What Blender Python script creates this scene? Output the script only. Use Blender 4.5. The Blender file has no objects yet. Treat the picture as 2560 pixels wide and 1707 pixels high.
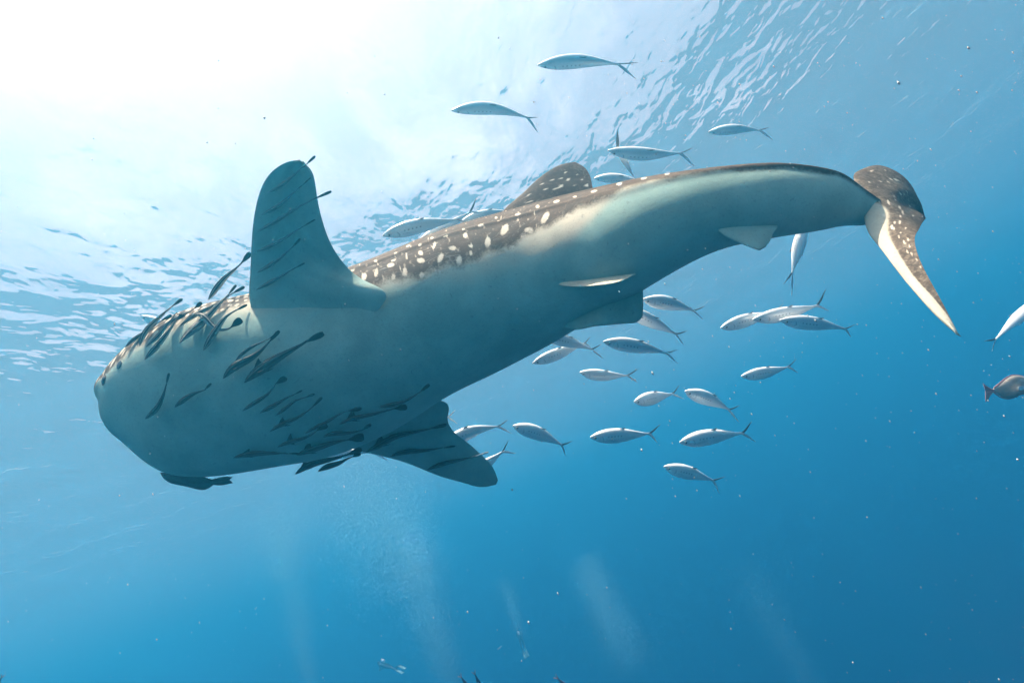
import bpy, bmesh, math, random
import numpy as np
from mathutils import Vector, Matrix
from mathutils.bvhtree import BVHTree

scene = bpy.context.scene
C = scene.collection
random.seed(7)
rng = np.random.default_rng(7)

# ------------------------------------------------------------------ camera
F = 1280.0                                  # focal length in photo pixels (18 mm on 36 mm)
CX, CY = 1280.0, 853.5
CAM_DEPTH = 7.0
zc = Vector((-0.386, 0.868, -0.313)).normalized()      # straight up, seen from the tilted camera
fc = Vector((0, 0, -1))
yc = (fc - fc.dot(zc) * zc).normalized()
xc = yc.cross(zc)
ROT = Matrix((xc, yc, zc))                  # camera axes -> world axes
CAMLOC = Vector((0, 0, -CAM_DEPTH))
CAMM = Matrix.Translation(CAMLOC) @ ROT.to_4x4()
cam_data = bpy.data.cameras.new('camera')
cam_data.sensor_width = 36.0
cam_data.lens = 36.0 * F / 2560.0
cam_data.clip_start = 0.02
cam_data.clip_end = 2000
cam = bpy.data.objects.new('camera', cam_data)
C.objects.link(cam)
cam.matrix_world = CAMM
scene.camera = cam

# ------------------------------------------------------------------ sky, sun, exposure
SUN_C = Vector((-0.46, 0.80, -0.33)).normalized()
SUN_W = (ROT @ SUN_C).normalized()
world = bpy.data.worlds.new('World')
scene.world = world
world.use_nodes = True
nt = world.node_tree
bg = nt.nodes['Background']
sky = nt.nodes.new('ShaderNodeTexSky')
sky.sky_type = 'NISHITA'
sky.sun_disc = False
sky.sun_elevation = math.asin(SUN_W.z)
sky.sun_rotation = math.atan2(SUN_W.x, SUN_W.y)
sky.air_density = 0.6
sky.dust_density = 8.0
sky.ozone_density = 1.0
tcw = nt.nodes.new('ShaderNodeTexCoord')
cn = nt.nodes.new('ShaderNodeTexNoise')
cn.inputs['Scale'].default_value = 3.2; cn.inputs['Detail'].default_value = 6; cn.inputs['Roughness'].default_value = 0.62; cn.inputs['Distortion'].default_value = 0.6
nt.links.new(tcw.outputs['Generated'], cn.inputs['Vector'])
cr = nt.nodes.new('ShaderNodeMapRange'); cr.interpolation_type = 'SMOOTHSTEP'
cr.inputs[1].default_value = 0.42; cr.inputs[2].default_value = 0.68; cr.inputs[3].default_value = 0.0; cr.inputs[4].default_value = 0.85
nt.links.new(cn.outputs[0], cr.inputs[0])
cm = nt.nodes.new('ShaderNodeMix'); cm.data_type = 'RGBA'
cm.inputs[7].default_value = (5.6, 5.3, 5.5, 1)                # sunlit thin cloud
nt.links.new(cr.outputs[0], cm.inputs[0]); nt.links.new(sky.outputs[0], cm.inputs[6])
nt.links.new(cm.outputs[2], bg.inputs[0])
bg.inputs[1].default_value = 0.052
sun_data = bpy.data.lights.new('sun', 'SUN')
sun_data.energy = 5.0
sun_data.angle = math.radians(0.6)
sun_data.color = (1.0, 0.88, 0.70)
sun = bpy.data.objects.new('sun', sun_data)
C.objects.link(sun)
sun.rotation_euler = SUN_W.to_track_quat('Z', 'Y').to_euler()
sun.location = (0, 0, 30)

vs = scene.view_settings
vs.view_transform = 'Standard'
vs.look = 'None'
vs.gamma = 1.0
vs.exposure = 2.05
vs.use_curve_mapping = False
cy = scene.cycles
cy.max_bounces = 6
cy.diffuse_bounces = 2
cy.glossy_bounces = 2
cy.transmission_bounces = 3
cy.volume_bounces = 2
cy.transparent_max_bounces = 10
cy.sample_clamp_indirect = 6.0
cy.use_adaptive_sampling = True
cy.adaptive_threshold = 0.02
cy.use_denoising = True
try:
    cy.denoiser = 'OPENIMAGEDENOISE'
except Exception:
    pass

# ------------------------------------------------------------------ helpers
CAMROT = np.array(ROT)
CAMPOS = np.array(CAMLOC)

def cp(px, py, d):
    """camera-frame point seen at photo pixel (px, py) at depth d metres"""
    return np.array([(px - CX) / F * d, (CY - py) / F * d, -d])

def to_world(v):
    return np.asarray(v, float) @ CAMROT.T + CAMPOS

def nz(v):
    v = np.asarray(v, float)
    n = np.linalg.norm(v, axis=-1, keepdims=True)
    return v / np.maximum(n, 1e-12)

def spline(t, y, tq):
    """natural cubic spline, y may be (n,) or (n,k)"""
    t = np.asarray(t, float); y = np.asarray(y, float); tq = np.asarray(tq, float)
    n = len(t); h = np.diff(t)
    A = np.zeros((n, n)); B = np.zeros((n,) + y.shape[1:])
    A[0, 0] = A[-1, -1] = 1
    for i in range(1, n - 1):
        A[i, i - 1] = h[i - 1]; A[i, i] = 2 * (h[i - 1] + h[i]); A[i, i + 1] = h[i]
        B[i] = 6 * ((y[i + 1] - y[i]) / h[i] - (y[i] - y[i - 1]) / h[i - 1])
    M = np.linalg.solve(A, B)
    k = np.clip(np.searchsorted(t, tq) - 1, 0, n - 2)
    sh = (slice(None),) + (None,) * (y.ndim - 1)
    hk = h[k][sh]; a = ((t[k + 1] - tq))[sh]; b = ((tq - t[k]))[sh]
    return (M[k] * a ** 3 + M[k + 1] * b ** 3) / (6 * hk) + (y[k] / hk - M[k] * hk / 6) * a + (y[k + 1] / hk - M[k + 1] * hk / 6) * b

def curve(pts, n):
    pts = np.asarray(pts, float)
    d = np.r_[0, np.cumsum(np.maximum(np.linalg.norm(np.diff(pts, axis=0), axis=1), 1e-6))]
    if len(pts) == 2:
        q = np.linspace(0, 1, n)[:, None]
        return pts[0] * (1 - q) + pts[1] * q
    return spline(d, pts, np.linspace(0, d[-1], n))

def smooth01(x):
    x = np.clip(x, 0, 1)
    return x * x * (3 - 2 * x)

def link_mesh(name, verts_cam, faces, mat, parent=None, uv=None, attrs=None, smooth=True, origin=None, world=False):
    """one mesh object from camera-frame (or world) vertices; children are stored relative to their root"""
    w = np.asarray(verts_cam, float) if world else to_world(verts_cam)
    org = np.zeros(3)
    if parent is not None:
        r = parent
        while r.parent is not None:
            r = r.parent
        org = np.array(r.location)
    elif origin is not None:
        org = np.asarray(origin, float)
    me = bpy.data.meshes.new(name)
    me.from_pydata((w - org).tolist(), [], faces)
    if uv is not None:
        lay = me.uv_layers.new(name='UVMap')
        idx = np.zeros(len(me.loops), dtype=np.int32)
        me.loops.foreach_get('vertex_index', idx)
        lay.data.foreach_set('uv', np.asarray(uv, np.float32)[idx].ravel())
    for k, a in (attrs or {}).items():
        at = me.attributes.new(k, 'FLOAT', 'POINT')
        at.data.foreach_set('value', np.asarray(a, np.float32))
    if smooth:
        me.polygons.foreach_set('use_smooth', np.ones(len(me.polygons), dtype=bool))
    me.materials.append(mat)
    me.update()
    o = bpy.data.objects.new(name, me)
    C.objects.link(o)
    if parent is None:
        o.location = org
    else:
        o.parent = parent
    return o

def thing(name, label, cat, where, group=None):
    o = bpy.data.objects.new(name, None)
    o.empty_display_size = 0.1
    C.objects.link(o)
    o.location = where
    o['label'] = label
    o['category'] = cat
    if group:
        o['group'] = group
    return o

def tube(cen, D, L, a, b, n, power=None):
    """closed lofted body: rings of n points, theta 0 = +D, 90 deg = +L; returns verts, faces, uv, theta, ring index"""
    m = len(cen)
    th = np.linspace(0, 2 * np.pi, n, endpoint=False)
    ct, st = np.cos(th), np.sin(th)
    if power is not None:
        ct = np.sign(ct) * np.abs(ct) ** power
        st = np.sign(st) * np.abs(st) ** power
    V = cen[:, None, :] + (a[:, None] * ct[None])[..., None] * D[:, None, :] + (b[:, None] * st[None])[..., None] * L[:, None, :]
    V = V.reshape(-1, 3)
    faces = []
    for i in range(m - 1):
        o0, o1 = i * n, (i + 1) * n
        for j in range(n):
            k = (j + 1) % n
            faces.append((o0 + j, o0 + k, o1 + k, o1 + j))
    V = np.vstack([V, cen[0], cen[-1]])
    e0, e1 = m * n, m * n + 1
    for j in range(n):
        k = (j + 1) % n
        faces.append((e0, k, j))
        faces.append((e1, (m - 1) * n + j, (m - 1) * n + k))
    u = np.repeat(np.linspace(0, 1, m), n)
    v = np.tile(np.cos(th) * 0.5 + 0.5, m)
    uv = np.c_[u, v]
    uv = np.vstack([uv, [0, .5], [1, .5]])
    return V, faces, uv

def fin_loft(le, te, thick, rows=24, cols=12, edge=0.12, camber=None, tmin=0.002, n_override=None):
    """thin solid fin between a leading-edge curve and a trailing-edge curve; thick = thickness at root,tip"""
    LE = curve(le, rows); TE = curve(te, rows)
    c = (1 - np.cos(np.linspace(0, np.pi, cols))) / 2
    prof = np.sqrt(np.clip(c, 0, 1)) * (1 - c) * 2.2 + edge * 0
    prof = prof / prof.max()
    P = LE[:, None, :] * (1 - c)[None, :, None] + TE[:, None, :] * c[None, :, None]
    du = np.gradient(P, axis=0); dv = np.gradient(P, axis=1)
    N = nz(np.cross(du, dv))
    N = nz(N.mean(axis=1, keepdims=True).repeat(cols, axis=1) * 0.6 + N * 0.4) if n_override is None else np.broadcast_to(nz(n_override), P.shape)
    tt = np.linspace(thick[0], thick[1], rows) if len(thick) == 2 else thick[1] + thick[0] * np.exp(-np.linspace(0, 1, rows) * thick[2]) + thick[3] * (1 - np.linspace(0, 1, rows))
    if camber is not None:
        P = P + N * (camber(np.linspace(0, 1, rows)[:, None], c[None, :]))[..., None]
    H = (tt[:, None] * prof[None] * 0.5 + tmin * 0.5 * (np.sin(np.pi * np.clip(c, 0, 1)) ** 0.3)[None])[..., None]
    top = (P + N * H); bot = (P - N * H)
    nv = rows * cols
    V = np.vstack([top.reshape(-1, 3), bot.reshape(-1, 3)])
    faces = []
    for i in range(rows - 1):
        for j in range(cols - 1):
            q = i * cols + j
            faces.append((q, q + 1, q + cols + 1, q + cols))
            faces.append((nv + q, nv + q + cols, nv + q + cols + 1, nv + q + 1))
    def stitch(a):
        for x, y in zip(a[:-1], a[1:]):
            faces.append((x, nv + x, nv + y, y))
    stitch([i * cols for i in range(rows)][::-1])
    stitch([i * cols + cols - 1 for i in range(rows)])
    stitch(list(range(cols)))
    stitch([(rows - 1) * cols + j for j in range(cols)][::-1])
    uu, vv = np.meshgrid(np.linspace(0, 1, rows), c, indexing='ij')
    uv = np.c_[uu.ravel(), vv.ravel()]
    return V, faces, np.vstack([uv, uv])

def orb(center, r, axis=None, squash=1.0, seg=10, rings=7):
    V = []; Fc = []
    ax = np.array([0, 0, 1.0]) if axis is None else nz(axis)
    t1 = nz(np.cross(ax, [0.31, 0.9, 0.2])); t2 = np.cross(ax, t1)
    for i in range(1, rings):
        p = np.pi * i / rings
        for j in range(seg):
            q = 2 * np.pi * j / seg
            V.append(center + r * (np.cos(p) * squash * ax + np.sin(p) * (np.cos(q) * t1 + np.sin(q) * t2)))
    top = len(V); V.append(center + r * squash * ax); V.append(center - r * squash * ax)
    for i in range(rings - 2):
        for j in range(seg):
            k = (j + 1) % seg
            Fc.append((i * seg + j, (i + 1) * seg + j, (i + 1) * seg + k, i * seg + k))
    for j in range(seg):
        k = (j + 1) % seg
        Fc.append((top, j, k)); Fc.append((top + 1, (rings - 2) * seg + k, (rings - 2) * seg + j))
    return np.array(V), Fc

# ------------------------------------------------------------------ materials
class NB:
    def __init__(self, name):
        self.m = bpy.data.materials.new(name); self.m.use_nodes = True
        self.t = self.m.node_tree; self.t.nodes.clear()
        self.out = self.t.nodes.new('ShaderNodeOutputMaterial')
    def n(self, typ, **kw):
        x = self.t.nodes.new('ShaderNode' + typ)
        for k, v in kw.items():
            if k.startswith('_'):
                setattr(x, k[1:], v)
            else:
                x.inputs[k.replace('__', ' ')].default_value = v
        return x
    def l(self, a, b):
        self.t.links.new(a, b)
    def math(self, op, a, b=None, c=None, clamp=False):
        x = self.t.nodes.new('ShaderNodeMath'); x.operation = op; x.use_clamp = clamp
        for i, s in enumerate((a, b, c)):
            if s is None: continue
            if isinstance(s, (int, float)): x.inputs[i].default_value = s
            else: self.l(s, x.inputs[i])
        return x.outputs[0]
    def mix(self, fac, a, b):
        x = self.t.nodes.new('ShaderNodeMix'); x.data_type = 'RGBA'
        for s, i in ((fac, 0), (a, 6), (b, 7)):
            if isinstance(s, (int, float, tuple)):
                x.inputs[i].default_value = s if not isinstance(s, tuple) or len(s) == 4 else s + (1,)
            else: self.l(s, x.inputs[i])
        return x.outputs[2]
    def ramp(self, fac, lo, hi, v0=0.0, v1=1.0):
        x = self.t.nodes.new('ShaderNodeMapRange'); x.interpolation_type = 'SMOOTHSTEP'
        self.l(fac, x.inputs[0])
        x.inputs[1].default_value = lo; x.inputs[2].default_value = hi
        x.inputs[3].default_value = v0; x.inputs[4].default_value = v1
        return x.outputs[0]
    def noise(self, vec, scale, detail=3, rough=0.5, dist=0.0):
        x = self.n('TexNoise', Scale=scale, Detail=detail, Roughness=rough, Distortion=dist)
        if vec is not None: self.l(vec, x.inputs['Vector'])
        return x.outputs[0]

def simple(name, col, rough=0.5, var=0.25, scale=30, metallic=0.0, spec=0.1):
    b = NB(name)
    tc = b.n('TexCoord')
    f = b.noise(tc.outputs['Object'], scale, 4, 0.6)
    lo = tuple(c * (1 - var) for c in col); hi = tuple(min(1, c * (1 + var)) for c in col)
    c = b.mix(f, lo, hi)
    p = b.n('BsdfPrincipled', Roughness=rough, Metallic=metallic)
    p.inputs['Specular IOR Level'].default_value = spec
    b.l(c, p.inputs['Base Color'])
    b.l(p.outputs[0], b.out.inputs[0])
    return b.m

def mat_water():
    b = NB('rippled sea surface seen from below')
    tc = b.n('TexCoord')
    mp = b.n('Mapping'); mp.inputs['Scale'].default_value = (1.0, 0.62, 1); mp.inputs['Rotation'].default_value = (0, 0, 0.55)
    b.l(tc.outputs['Object'], mp.inputs[0])
    n1 = b.noise(mp.outputs[0], 2.3, 2, 0.45, 0.25)
    n2 = b.noise(mp.outputs[0], 0.45, 2, 0.5, 0.3)
    h = b.math('ADD', n1, b.math('MULTIPLY', n2, 1.6))
    bp = b.n('Bump', Strength=1.0, Distance=0.085)
    b.l(h, bp.inputs['Height'])
    fr = b.n('Fresnel', IOR=1.17)
    b.l(bp.outputs[0], fr.inputs['Normal'])
    tr = b.n('BsdfTransparent')
    rf = b.n('BsdfRefraction', IOR=1.17, Roughness=0.04)
    b.l(bp.outputs[0], rf.inputs['Normal'])
    m0 = b.n('MixShader'); m0.inputs[0].default_value = 0.22
    b.l(tr.outputs[0], m0.inputs[1]); b.l(rf.outputs[0], m0.inputs[2])
    gl = b.n('BsdfGlossy', Roughness=0.0)
    b.l(bp.outputs[0], gl.inputs['Normal'])
    m1 = b.n('MixShader')
    b.l(fr.outputs[0], m1.inputs[0]); b.l(m0.outputs[0], m1.inputs[1]); b.l(gl.outputs[0], m1.inputs[2])
    # added milky veil: whitish haze glow mixed into the whole surface to pale it
    tl = b.n('BsdfTranslucent', Color=(0.95, 0.96, 1.0, 1))
    m2 = b.n('MixShader'); m2.inputs[0].default_value = 0.04
    b.l(m1.outputs[0], m2.inputs[1]); b.l(tl.outputs[0], m2.inputs[2])
    b.l(m2.outputs[0], b.out.inputs[0])
    return b.m

def mat_haze():
    b = NB('sea water body')
    pv = b.n('VolumePrincipled', Density=0.10, Anisotropy=0.50)
    pv.inputs['Color'].default_value = (0.010, 0.110, 0.182, 1)
    pv.inputs['Absorption Color'].default_value = (0.42, 0.50, 0.635, 1)
    b.l(pv.outputs[0], b.out.inputs['Volume'])
    return b.m

def mat_shark():
    b = NB('whale shark skin')
    tc = b.n('TexCoord')
    pale = b.n('Attribute', _attribute_name='pale').outputs['Fac']
    spot = b.n('Attribute', _attribute_name='spot').outputs['Fac']
    dark = b.n('Attribute', _attribute_name='dark').outputs['Fac']
    n1 = b.noise(tc.outputs['Object'], 9, 5, 0.6)
    n2 = b.noise(tc.outputs['Object'], 60, 4, 0.65)
    n3 = b.noise(tc.outputs['Object'], 2.2, 4, 0.55)
    n4 = b.noise(tc.outputs['Object'], 24, 3, 0.7, 0.5)
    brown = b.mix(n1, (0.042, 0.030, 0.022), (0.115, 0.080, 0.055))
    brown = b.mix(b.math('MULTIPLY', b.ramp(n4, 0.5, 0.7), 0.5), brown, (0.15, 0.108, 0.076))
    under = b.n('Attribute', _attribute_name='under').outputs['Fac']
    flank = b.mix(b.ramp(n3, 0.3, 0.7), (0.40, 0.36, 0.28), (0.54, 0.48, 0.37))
    belly = b.mix(b.ramp(n3, 0.3, 0.7), (0.23, 0.325, 0.285), (0.34, 0.445, 0.385))  # belly pigment tinted teal, its shade put into the colour
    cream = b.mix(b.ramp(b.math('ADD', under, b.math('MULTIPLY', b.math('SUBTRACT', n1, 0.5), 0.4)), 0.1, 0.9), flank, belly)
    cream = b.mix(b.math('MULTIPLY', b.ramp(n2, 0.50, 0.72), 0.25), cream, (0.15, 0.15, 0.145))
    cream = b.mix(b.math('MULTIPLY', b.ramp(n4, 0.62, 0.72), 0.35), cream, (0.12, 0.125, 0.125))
    # thin pale scratches
    mp = b.n('Mapping'); mp.inputs['Scale'].default_value = (3.0, 26.0, 9.0); mp.inputs['Rotation'].default_value = (0.4, 0.9, 0.5)
    b.l(tc.outputs['Object'], mp.inputs[0])
    sc = b.noise(mp.outputs[0], 1.0, 2, 0.5, 1.2)
    line = b.ramp(b.math('ABSOLUTE', b.math('SUBTRACT', sc, 0.5)), 0.012, 0.003)
    line = b.math('MULTIPLY', line, b.ramp(n3, 0.52, 0.62))
    pm = b.ramp(b.math('ADD', pale, b.math('ADD', b.math('MULTIPLY', b.math('SUBTRACT', n2, 0.5), 0.5), b.math('MULTIPLY', b.math('SUBTRACT', n4, 0.5), 0.4))), 0.20, 0.80)
    col = b.mix(pm, brown, cream)
    col = b.mix(b.math('MULTIPLY', line, 0.35), col, (0.40, 0.38, 0.34))
    sm = b.ramp(b.math('ADD', spot, b.math('ADD', b.math('MULTIPLY', b.math('SUBTRACT', n2, 0.5), 0.6), b.math('MULTIPLY', b.math('SUBTRACT', n4, 0.5), 0.5))), 0.30, 0.95)
    sm = b.math('MULTIPLY', sm, b.ramp(n1, 0.30, 0.55, 0.55, 1.0))
    col = b.mix(sm, col, (0.60, 0.53, 0.42))
    col = b.mix(dark, col, (0.012, 0.012, 0.014))
    p = b.n('BsdfPrincipled', Roughness=0.75)
    p.inputs['Specular IOR Level'].default_value = 0.05
    b.l(col, p.inputs['Base Color'])
    bp = b.n('Bump', Strength=0.22, Distance=0.005)
    b.l(b.math('ADD', n2, b.math('MULTIPLY', n4, 1.5)), bp.inputs['Height'])
    b.l(bp.outputs[0], p.inputs['Normal'])
    b.l(p.outputs[0], b.out.inputs[0])
    return b.m

def mat_silver():
    b = NB('silver mackerel skin')
    uv = b.n('UVMap')
    sep = b.n('SeparateXYZ'); b.l(uv.outputs[0], sep.inputs[0])
    u, v = sep.outputs[0], sep.outputs[1]
    tc = b.n('TexCoord')
    st = b.n('Mapping'); st.inputs['Scale'].default_value = (3, 34, 1)
    b.l(uv.outputs[0], st.inputs[0])
    streak = b.noise(st.outputs[0], 1.0, 3, 0.6, 0.4)
    fine = b.noise(tc.outputs['Object'], 90, 3, 0.6)
    belly = b.mix(streak, (0.78, 0.79, 0.76), (0.97, 0.96, 0.92))
    back = b.mix(streak, (0.60, 0.64, 0.65), (0.85, 0.86, 0.84))
    col = b.mix(b.ramp(v, 0.60, 0.93), belly, back)
    # row of dusky blotches along the upper flank
    fu = b.math('SUBTRACT', b.math('FRACT', b.math('MULTIPLY', u, 19.0)), 0.5)
    dv = b.math('DIVIDE', b.math('SUBTRACT', v, 0.70), 0.05)
    rr = b.math('ADD', b.math('POWER', b.math('DIVIDE', fu, 0.26), 2.0), b.math('POWER', dv, 2.0))
    sp = b.math('MULTIPLY', b.ramp(rr, 1.2, 0.4), b.math('MULTIPLY', b.ramp(u, 0.26, 0.30), b.ramp(u, 0.56, 0.50)))
    col = b.mix(b.math('MULTIPLY', sp, 0.6), col, (0.10, 0.13, 0.15))
    # gill edge and face
    gill = b.math('ABSOLUTE', b.math('SUBTRACT', u, b.math('ADD', 0.215, b.math('MULTIPLY', b.math('ABSOLUTE', b.math('SUBTRACT', v, 0.5)), -0.10))))
    col = b.mix(b.math('MULTIPLY', b.math('MULTIPLY', b.ramp(gill, 0.012, 0.003), 0.5), b.math('MULTIPLY', b.ramp(v, 0.30, 0.42), b.ramp(v, 0.80, 0.68))), col, (0.14, 0.17, 0.19))
    face = b.ramp(u, 0.20, 0.12)
    col = b.mix(b.math('MULTIPLY', face, b.math('MULTIPLY', b.ramp(fine, 0.45, 0.65), 0.5)), col, (0.36, 0.40, 0.41))
    jaw = b.math('MULTIPLY', b.ramp(u, 0.11, 0.07), b.ramp(b.math('ABSOLUTE', b.math('SUBTRACT', v, 0.36)), 0.05, 0.015))
    col = b.mix(b.math('MULTIPLY', jaw, 0.6), col, (0.10, 0.12, 0.14))
    p = b.n('BsdfPrincipled', Roughness=0.30, Metallic=0.10)
    b.l(col, p.inputs['Base Color'])
    bp = b.n('Bump', Strength=0.2, Distance=0.003); b.l(fine, bp.inputs['Height']); b.l(bp.outputs[0], p.inputs['Normal'])
    b.l(p.outputs[0], b.out.inputs[0])
    return b.m

def mat_remora(name, k, kb=1.0):
    b = NB(name)
    uv = b.n('UVMap'); sep = b.n('SeparateXYZ'); b.l(uv.outputs[0], sep.inputs[0])
    u, v = sep.outputs[0], sep.outputs[1]
    tc = b.n('TexCoord')
    n1 = b.noise(tc.outputs['Object'], 40, 3, 0.6)
    back = b.mix(n1, (0.012 * kb, 0.012 * kb, 0.013 * kb), (0.04 * kb, 0.038 * kb, 0.036 * kb))
    belly = b.mix(n1, (0.22 * k, 0.22 * k, 0.21 * k), (0.42 * k, 0.41 * k, 0.38 * k))
    col = b.mix(b.ramp(v, 0.55, 0.30), back, belly)
    s1 = b.ramp(b.math('ABSOLUTE', b.math('SUBTRACT', v, 0.50)), 0.16, 0.10)
    col = b.mix(b.math('MULTIPLY', s1, 0.9), col, (0.022 * kb, 0.022 * kb, 0.025 * kb))
    s2 = b.ramp(b.math('ABSOLUTE', b.math('SUBTRACT', v, 0.71)), 0.06, 0.025)
    col = b.mix(b.math('MULTIPLY', s2, 0.75), col, (0.52 * k, 0.50 * k, 0.44 * k))
    col = b.mix(b.ramp(u, 0.86, 0.99), col, (0.02, 0.02, 0.022))
    p = b.n('BsdfPrincipled', Roughness=0.55)
    p.inputs['Specular IOR Level'].default_value = 0.1
    b.l(col, p.inputs['Base Color'])
    b.l(p.outputs[0], b.out.inputs[0])
    return b.m

M_water = mat_water()
M_haze = mat_haze()
M_shark = mat_shark()
M_silver = mat_silver()
M_remora_lit = mat_remora('remora skin, pale belly', 1.0)  # head group copy, pale parts kept bright for the sunlight there
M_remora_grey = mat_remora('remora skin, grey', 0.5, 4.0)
M_remora_shaded = mat_remora('remora skin, dusky', 0.28)  # belly group copy, same skin darkened to stand for shade
M_finpale = simple('pale translucent fin', (0.62, 0.66, 0.66), 0.4, 0.2, 60)
M_finsilver = simple('silvery tail fin', (0.72, 0.73, 0.72), 0.35, 0.35, 40, 0.2)
M_findark = simple('dusky fin', (0.17, 0.175, 0.18), 0.5, 0.3, 60)
M_black = simple('black remora fin', (0.012, 0.012, 0.013), 0.5, 0.3, 50)
M_eye = simple('dark wet eye', (0.008, 0.008, 0.01), 0.08, 0.2, 30, spec=0.8)
M_iris = simple('pale silver iris', (0.55, 0.55, 0.48), 0.2, 0.2, 80)

# ------------------------------------------------------------------ sea surface, sea floor, water body
def build_sea():
    # swell: a real undulating sheet, finer close to the place in view
    def axis(c):
        near = np.arange(-26, 26.01, 0.8) + c
        far = np.array([30, 36, 44, 56, 75, 105, 150, 215, 299])
        return np.r_[c - far[::-1], near, c + far]
    gx, gy = axis(0), axis(6)
    X, Y = np.meshgrid(gx, gy, indexing='ij')
    k = 2 * np.pi
    Z = 0.05 * np.sin(k * (X * 0.8 + Y * 0.6) / 5.3) + 0.04 * np.sin(k * (X * 0.3 - Y * 0.95) / 3.7 + 1.0) + 0.03 * np.sin(k * (X * 0.95 + Y * 0.2) / 2.9 + 2.0)
    fade = np.exp(-((np.abs(X) / 60) ** 2 + (np.abs(Y) / 60) ** 2))
    Z = Z * fade
    V = np.c_[X.ravel(), Y.ravel(), Z.ravel()]
    ny = len(gy); faces = []
    for i in range(len(gx) - 1):
        for j in range(ny - 1):
            q = i * ny + j
            faces.append((q, q + ny, q + ny + 1, q + 1))
    o = link_mesh('water_surface', V, faces, M_water, world=True, origin=(0, 0, 0))
    o['kind'] = 'structure'
    o['label'] = 'rippled sea surface overhead with a bright window of sky'
    bm = bmesh.new(); bmesh.ops.create_cube(bm, size=1)
    me = bpy.data.meshes.new('haze'); bm.to_mesh(me); bm.free()
    me.materials.append(M_haze)
    h = bpy.data.objects.new('haze', me); C.objects.link(h)
    top, bot = 0.45, -60.0
    h.scale = (610, 610, top - bot); h.location = (0, 0, (top + bot) / 2)
    h['kind'] = 'stuff'
    h['label'] = 'blue sea water fading distant things'
    h['category'] = 'water'

build_sea()

# ------------------------------------------------------------------ whale shark
# upper and lower outline of the body in the photograph, depth of the axis, roll of the back away from the lens,
# width/height ratio of the section, angle from the back where the dark colour ends
ST = [
    # ux, uy, lx, ly, depth, roll, width ratio, dark limit
    (236.0, 983.0, 238.0, 988.0, 4.14, 58, 1.25, 100),
    (243.0, 947.8, 245.3, 1009.2, 4.14, 58, 1.28, 100),
    (258.1, 929.7, 262.0, 1064.4, 4.15, 58, 1.30, 100),
    (285.1, 895.5, 296.0, 1099.4, 4.17, 58, 1.30, 100),
    (335.1, 851.0, 345.0, 1144.1, 4.20, 58, 1.28, 100),
    (419.9, 796.3, 411.9, 1187.0, 4.26, 58, 1.22, 98),
    (520.0, 760.6, 525.1, 1196.1, 4.33, 58, 1.15, 96),
    (625.2, 736.1, 650.2, 1177.3, 4.40, 57, 1.10, 93),
    (745.3, 706.4, 800.1, 1148.9, 4.47, 55, 1.06, 92),
    (870.3, 669.0, 965.2, 1086.5, 4.52, 52, 1.02, 97),
    (1000.8, 618.6, 1110.0, 996.8, 4.55, 49, 1.00, 106),
    (1130.7, 567.3, 1239.7, 930.9, 4.55, 47, 0.98, 109),
    (1260.5, 529.8, 1349.7, 874.8, 4.47, 46, 0.96, 106),
    (1380.4, 496.6, 1460.0, 811.7, 4.26, 47, 0.94, 98),
    (1500.3, 467.3, 1569.7, 748.7, 3.95, 48, 0.92, 88),
    (1619.9, 440.7, 1689.6, 676.8, 3.67, 50, 0.90, 82),
    (1739.8, 422.5, 1789.5, 626.9, 3.54, 53, 0.88, 86),
    (1849.9, 410.2, 1879.8, 603.6, 3.51, 55, 0.86, 90),
    (1949.9, 405.8, 1959.9, 588.9, 3.52, 56, 0.84, 92),
    (2040.0, 415.0, 2047.9, 574.2, 3.55, 56, 0.80, 92),
    (2110.0, 435.1, 2110.0, 562.0, 3.58, 55, 0.76, 90),
    (2165.0, 473.0, 2152.0, 562.0, 3.60, 54, 0.72, 86),
    (2207.0, 516.0, 2184.0, 548.0, 3.61, 54, 0.60, 84),
]

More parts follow.
